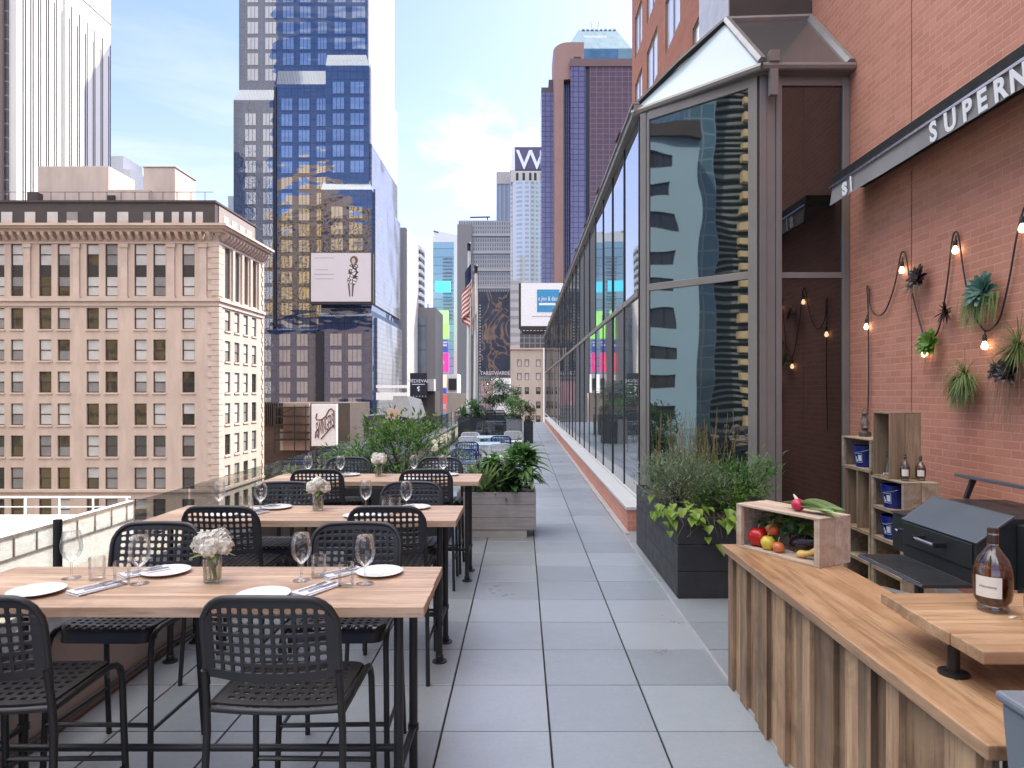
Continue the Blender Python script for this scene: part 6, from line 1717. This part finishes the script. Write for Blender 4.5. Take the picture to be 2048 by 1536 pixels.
# tilted script sign and the fire-escape building
YS = 104.0
t, x, z = board('script_sign', 'white sign with slanting maroon condensed lettering above the bushes', 623, 673, 808, 892, YS, M['white_paint'], .8, 'sign')
M['maroon'] = mat('maroon_print', (.17, .06, .045), .6)
wv_ = lambda u: 5 * math.sin(u * 3.0) 
tm = text_mb('SWINGERS', 3.1, face_m((x(634), YS - .05, z(874)), (.86, 0, .52), (-.10, 0, 1)), .02, sx=.215, spacing=.95)
part('lettering', tm, M['maroon'], t)
def stroke(nm, pts, r): m_ = MB(); m_.tube([(x(a), YS - .06, z(b_)) for a, b_ in pts], r, 6); part(nm, m_, M['maroon'], t)
stroke('flourish', ((634, 827), (632, 836), (634, 840), (644, 839), (652, 832), (658, 820), (662, 817), (668, 822), (668, 832)), .10); stroke('flourish', ((631, 876), (632, 864), (636, 858), (637, 876)), .10); stroke('flourish', ((642, 878), (656, 862), (667, 850), (669, 858), (668, 830)), .10)
fe = thing('dark_walkup', 'dark low building with fire escape landings beside the script sign', 'building', (X(575, 108), 115, -34))
xx = lambda p: X(p, 108); zz2 = lambda p: Z(p, 108)
M['darkbrick'] = mat('dark_brown_brick', (.075, .055, .045), .85, 0, .2, .4); M['pinkwall'] = mat('dusty_pink_wall', (.36, .26, .22), .85, 0, .15, .5)
m_ = MB(); m_.box(xx(528), xx(700), 108, 122, -34, zz2(806)); part('wall', m_, M['darkbrick'], fe)
m_ = MB(); m_.box(xx(569), xx(621), 107.4, 107.99, zz2(900), zz2(806)); part('pale_wall', m_, M['pinkwall'], fe)
for p in (814, 832, 848, 864, 878): m_ = MB(); m_.box(xx(560), xx(622), 105.6, 107.38, zz2(p) - .09, zz2(p) + .09); part('landing', m_, M['black_metal'], fe)
m_ = MB()
for p in (560, 599, 621): m_.box(xx(p) - .07, xx(p) + .07, 105.58, 105.7, zz2(905), zz2(810))
m_.obox(((xx(571) + xx(592)) / 2, 105.9, (zz2(827) + zz2(817)) / 2), (2.2, .1, .12), 0, 0, -.45)
part('fire_escape_posts', m_, M['black_metal'], fe)
m_ = MB(); m_.box(xx(562), xx(568), 107.6, 107.95, zz2(900), zz2(858)); part('drain_pipe', m_, M['concrete'], fe)
m_ = MB()
for k in range(7): m_.box(xx(531 + 4.2 * k), xx(533.4 + 4.2 * k), 107.6, 107.98, zz2(850), zz2(800) - .3)
part('louvres', m_, M['winframe'], fe)
# low glass and grey roofs right of it
t = thing('low_pavilion', 'grey low pavilion with sloping roof planes under the glass flank', 'building', (X(790, 92), 98, -34))
xx = lambda p: X(p, 92); zz2 = lambda p: Z(p, 92)
m_ = MB(); m_.box(xx(748), xx(818), 92, 104, -34, zz2(830)); part('wall', m_, mat('pavilion_dark', (.07, .07, .075), .6), t)
m_ = MB(); m_.hexa([(xx(786), 91, zz2(828)), (xx(832), 91, zz2(838)), (xx(832), 102, zz2(836)), (xx(786), 102, zz2(826)), (xx(784), 93, zz2(792)), (xx(812), 93, zz2(792)), (xx(820), 102, zz2(800)), (xx(784), 102, zz2(790))]); part('sloping_roof', m_, mat('zinc_roof', (.11, .11, .115), .45, .3), t)
m_ = MB(); m_.prism([(xx(772), 90.9, zz2(836)), (xx(800), 90.9, zz2(838)), (xx(806), 90.9, zz2(820)), (xx(780), 90.9, zz2(816))], (0, .09, 0)); part('pink_gable', m_, mat('pink_gable', (.48, .33, .27), .8), t)
for (a, b_, e_, f_) in ((749, 812, 776, 770), (749, 812, 800, 785)): m_ = MB(); m_.box(xx(a), xx(b_), 93, 94, zz2(e_), zz2(f_)); part('white_band', m_, M['white_paint'], t)
m_ = MB(); m_.box(xx(700), xx(749), 100, 112, -34, zz2(835)); part('wing', m_, mat('wing_dark', (.045, .045, .05), .7), t)
# dark poster sign
t, x, z = board('poster_screen', 'black advertising screen with small white lettering and emblem', 820, 854, 746, 796, 150, M['fl_b'] and mat('near_black_screen', (.012, .012, .02), .4), 1)
part('lettering', text_mb('MEDIEVAL', 1.05, face_m((x(837), 149.95, z(765)), (1, 0, 0), (0, 0, 1)), .01, 'CENTER'), M['letter'], t)
rect(t, 'printed_line', M['letter'], x(824), x(850), z(769.3), z(768), 150, .03)
flat(t, 'emblem', M['letter'], [(x(a), z(b_)) for a, b_ in ((834, 775), (838, 772), (840, 774), (837, 777), (840, 780), (837, 783), (835, 781), (837, 779), (834, 777))], 150, .03)
for a in (826, 832, 838, 844, 850): rect(t, 'printed_mark', M['letter'], x(a), x(a + 2.4), z(793), z(792), 150, .03)
slab('dark_podium', 'dark podium block under the black advertising screen', 820, 870, 782, 152, 10, M['attic'])
m_ = MB(); m_.box(X(850, 151), X(868, 151), 151, 154, Z(782, 151), Z(758, 151)); solo('pale_block', m_, M['concrete'], 'small pale block right of the black advertising screen', 'building', (X(859, 151), 151, Z(782, 151)))
# stacked screens on the pale tower
YN = 398.0; gs = 'coloured screens stacked on the pale blue tower'
def scr(name, label, px0, px1, py0, py1, col, s=.55, mt=None):
    return board(name, label, px0, px1, py0, py1, YN, mt or emit(name + '_' + str(int(py0)), col, s), 3, 'screen', group=gs)
scr('cyan_screen', 'cyan screen, topmost of the stack', 870, 900, 562, 583, (.08, .52, .66), .5)
scr('green_screen', 'pale green screen directly under the cyan one', 871, 896, 621, 646.5, (.30, .62, .20), .5)
scr('green_screen', 'brighter lime green screen above the navy one', 871, 897, 647.5, 677, (.26, .60, .12), .55)
t, x, z = scr('navy_screen', 'navy screen with white bars', 873, 896, 680, 704, (.05, .06, .26), .4)
rect(t, 'bar', M['letter'], x(875), x(894), z(692.5), z(688.5), YN, .1); rect(t, 'bar', M['letter'], x(886), x(895), z(686.5), z(683), YN, .1)
m, nt, b = _mat('red_magenta_screen'); tc_ = nd(nt, 'ShaderNodeTexCoord'); sp_ = nd(nt, 'ShaderNodeSeparateXYZ'); nt.links.new(tc_.outputs['Object'], sp_.inputs[0])
c_ = mixc(nt, ramp(nt, sp_.outputs[0], -3, 3.5), (.75, .07, .06), (.62, .03, .26)); nt.links.new(c_, b.inputs['Base Color']); nt.links.new(c_, b.inputs['Emission Color']); b.inputs['Emission Strength'].default_value = .45
t, x, z = scr('red_screen', 'red to magenta screen with white letters', 871, 897, 706, 744, None, mt=m)
part('lettering', text_mb('HI', 2.9, face_m((x(884), YN - .1, z(728)), (1, 0, 0), (0, 0, 1)), .05, 'CENTER'), M['letter'], t)
t, x, z = scr('portrait_screen', 'peach picture screen with a dark curved shape', 871, 894, 749, 775, (.72, .52, .38), .35)
flat(t, 'dark_shape', M['hair'], [(x(a), z(b_)) for a, b_ in ((872, 774), (874, 764), (877, 759), (879, 763), (877, 768), (882, 772), (885, 775))], YN, .1)
scr('violet_screen', 'thin indigo screen between the peach and crimson ones', 871, 893, 777, 787, (.05, .05, .25), .4)
t, x, z = scr('crimson_screen', 'crimson screen, lowest of the stack', 872, 893, 789, 822, (.60, .06, .05), .4)
rect(t, 'pink_band', M['pinkwhite'], x(874), x(892), z(818), z(808), YN, .1)
# dark poster with golden swirl
m, nt, b = _mat('dark_poster_art')
f1 = noise(nt, .045, 3, .5, None, 2.6); f2 = noise(nt, .12, 5, .6)
band = nd(nt, 'ShaderNodeMath', operation='PINGPONG'); nt.links.new(f1, band.inputs[0]); band.inputs[1].default_value = .16
c_ = mixc(nt, ramp(nt, f2, .3, .7), (.020, .024, .04), (.06, .065, .085)); mk = ramp(nt, band.outputs[0], .125, .16, 0, .75)
nt.links.new(mixc(nt, mk, c_, (.36, .22, .12)), b.inputs['Base Color'])
YD = 318.0
t, x, z = board('poster_billboard', 'huge dark poster with golden swirls hung on the grey office tower', 957, 1020, 583, 752, YD, m, 2)
part('lettering', text_mb('TARSITWARDS', 2.5, face_m((x(990), YD - .05, z(750)), (1, 0, 0), (0, 0, 1)), .02, 'CENTER', sx=.82), M['letter'], t)
m_ = MB()
for k in range(22): m_.box(x(959.5), x(960.6), YD - .05, YD - .003, z(612 + 6.2 * k), z(609 + 6.2 * k))
part('edge_lights', m_, M['letter'], t)
t, x, z = board('pink_hoarding', 'dusty pink hoarding low behind the flagpoles', 962, 986, 762, 812, 180, mat('pink_hoarding', (.42, .24, .27), .7), 2)
slab('white_banded_block', 'low white block with grey glass bands, right of the pink hoarding', 986, 1020, 756, 190, 12, M['white_paint'], lambda t_, x, z, Y: [bx(t_, 'glass_band', gl_grey, x(986), x(1019), Y - .3, Y - .003, z(b_), z(a)) for a, b_ in ((768, 776), (790, 801))])
slab('cream_low_block', 'low cream block behind the glass guard, left of the flagpoles', 893, 935, 786, 170, 10, M['cream'], lambda t_, x, z, Y: bx(t_, 'dark_shop', M['winframe'], x(897), x(913), Y - .3, Y - .003, z(780), z(757)) and bx(t_, 'upper_wall', M['white_paint'], x(893), x(915), Y + .2, Y + 9, z(786) + .02, z(748)))
# white billboard with the blue logo
YW = 120.0
t, x, z = board('logo_billboard', 'white billboard with a square blue logo, rising behind the glass gallery', 1042, 1136, 566, 652, YW, M['white_paint'], 1.5, frame=.4)
rect(t, 'blue_square', mat('logo_blue', (.045, .27, .46), .5, 0, .1, .4), x(1074), x(1119), z(624), z(579), YW, .05)
part('lettering', text_mb('e jinn & dess', 1.15, face_m((x(1096.5), YW - .07, z(601.5)), (1, 0, 0), (0, 0, 1)), .01, 'CENTER', sx=.60), M['letter'], t)
rect(t, 'white_rule', M['letter'], x(1078), x(1114), z(610.5), z(606), YW, .06); rect(t, 'printed_line', M['hair'], x(1064), x(1102), z(633), z(632.4), YW, .03)
m_ = MB(); m_.box(x(1044), x(1130), YW + .3, YW + 1.2, z(668), z(652) - .7); part('walkway', m_, M['black_metal'], t)
m_ = MB()
for k in range(8): m_.box(x(1046 + 7 * k), x(1050 + 7 * k), YW + .2, YW + .29, z(661.5), z(660))
part('flood_lamps', m_, M['white_paint'], t)

# ------------------------------------------------------------------ buildings across the street behind the viewer, seen in the glass
m_ = MB()
rf = thing('pale_office', 'pale blue-grey office block with ribbon windows, seen only in the bay glass', 'building', (-48, 10, -34))
xo = -42.0; zs_o = [(21.2 - 2.55 * k - 1.15, 21.2 - 2.55 * k) for k in range(20)]; us_o = [(-5.2 + 5.2 * k + 1.4, -5.2 + 5.2 * k + 4.9) for k in range(6)]
holed(m_, 'right', xo, -5.7, 26, -34, 22.4, us_o, zs_o, .25); m_.quad((xo, -5.7, -34), (xo - 16, -5.7, -34), (xo - 16, -5.7, 22.4), (xo, -5.7, 22.4)); m_.quad((xo, 26, -34), (xo - 16, 26, -34), (xo - 16, 26, 22.4), (xo, 26, 22.4)); m_.quad((xo, -5.7, 22.4), (xo, 26, 22.4), (xo - 16, 26, 22.4), (xo - 16, -5.7, 22.4))
part('wall', m_, mat('pale_blue_render_2', (.30, .46, .53), .8, 0, .05, .2), rf)
m_ = MB(); m_.box(xo - 15, xo + .4, -5.8, 26.2, 22.42, 23.8); part('roof_cap', m_, M['attic'], rf)
for a, c_ in us_o[:3]:
    for e, f_ in zs_o[:12]:
        m_ = MB(); m_.cm = 0; m_.box(xo - .24, xo - .2, a, c_, e, f_); m_.cm = 1
        for q in range(5): m_.box(xo - .199, xo - .14, a + (c_ - a - .08) * q / 4, a + (c_ - a - .08) * q / 4 + .08, e, f_)
        m_.box(xo - .199, xo - .15, a, c_, f_ - .08, f_); m_.box(xo - .199, xo - .15, a, c_, e, e + .08)
        part('window', m_, [M['sash_dark'], M['winframe']], rf)
t = thing('teal_block', 'dark teal glass block beside the pale office, seen only in the bay glass', 'building', (-50, -7, -34))
m_ = MB(); m_.box(-62, -46, -8.6, -5.9, -34, 40); part('body', m_, curtain('dark_teal_glass', (.06, .14, .16), (.20, .26, .27), 1.2, 1.3, .1, 1.8, .1, .4, .5), t)
t = thing('louvre_block', 'dark block with golden horizontal louvres, seen only in the bay glass', 'building', (-55, -16, -34))
m_ = MB(); m_.box(-66, -48, -26, -8.7, -34, 42); part('body', m_, mat('louvre_dark', (.05, .06, .055), .6), t)
m_ = MB(); z = -20
while z < 41: m_.box(-47.2, -46.6, -26, -11.3, z, z + .62); z += 1.35
ml = MB(); z = -20
while z < 41: ml.box(-47.9, -47.5, -26, -8.72, z, z + .22); z += .62
part('blades', ml, mat('grey_louvre', (.22, .24, .23), .6), t)
part('louvres', m_, mat('golden_louvre', (.62, .48, .26), .6), t)
t = thing('golden_tower', 'golden brick tower behind the viewer, reflected in the blue glass tower', 'building', (-100, -45, -34))
gy = -34.0
us_g = [(-138 + 3.4 * k, -136.3 + 3.4 * k) for k in range(24)]; zs_g = [(-12 + 3.6 * k, -9.9 + 3.6 * k) for k in range(27)]
m_ = MB()
m_.box(-140, -56, -60, gy - .4, -34, 84); part('core', m_, M['winframe'], t)
m_ = MB(); 
def P_(u, z_, d=0): return (u, gy - d, z_)
ue = [-140]
for a, b_ in us_g: m_.quad(P_(ue[-1], -34), P_(a, -34), P_(a, 84), P_(ue[-1], 84)); ue.append(b_)
m_.quad(P_(ue[-1], -34), P_(-56, -34), P_(-56, 84), P_(ue[-1], 84))
for a, b_ in us_g:
    zp = -34
    for e, f_ in zs_g: m_.quad(P_(a, zp, .05), P_(b_, zp, .05), P_(b_, e, .05), P_(a, e, .05)); zp = f_
    m_.quad(P_(a, zp, .05), P_(b_, zp, .05), P_(b_, 84, .05), P_(a, 84, .05))
part('facade', m_, mat('golden_brick', (.78, .54, .20), .8, 0, .1, .1), t)
m_ = MB(); m_.box(-112, -84, -56, gy - 1, 84.02, 97); m_.box(-104, -92, -54, gy - 2, 97.02, 104); part('setback_top', m_, mat('golden_stone', (.78, .58, .33), .8), t)
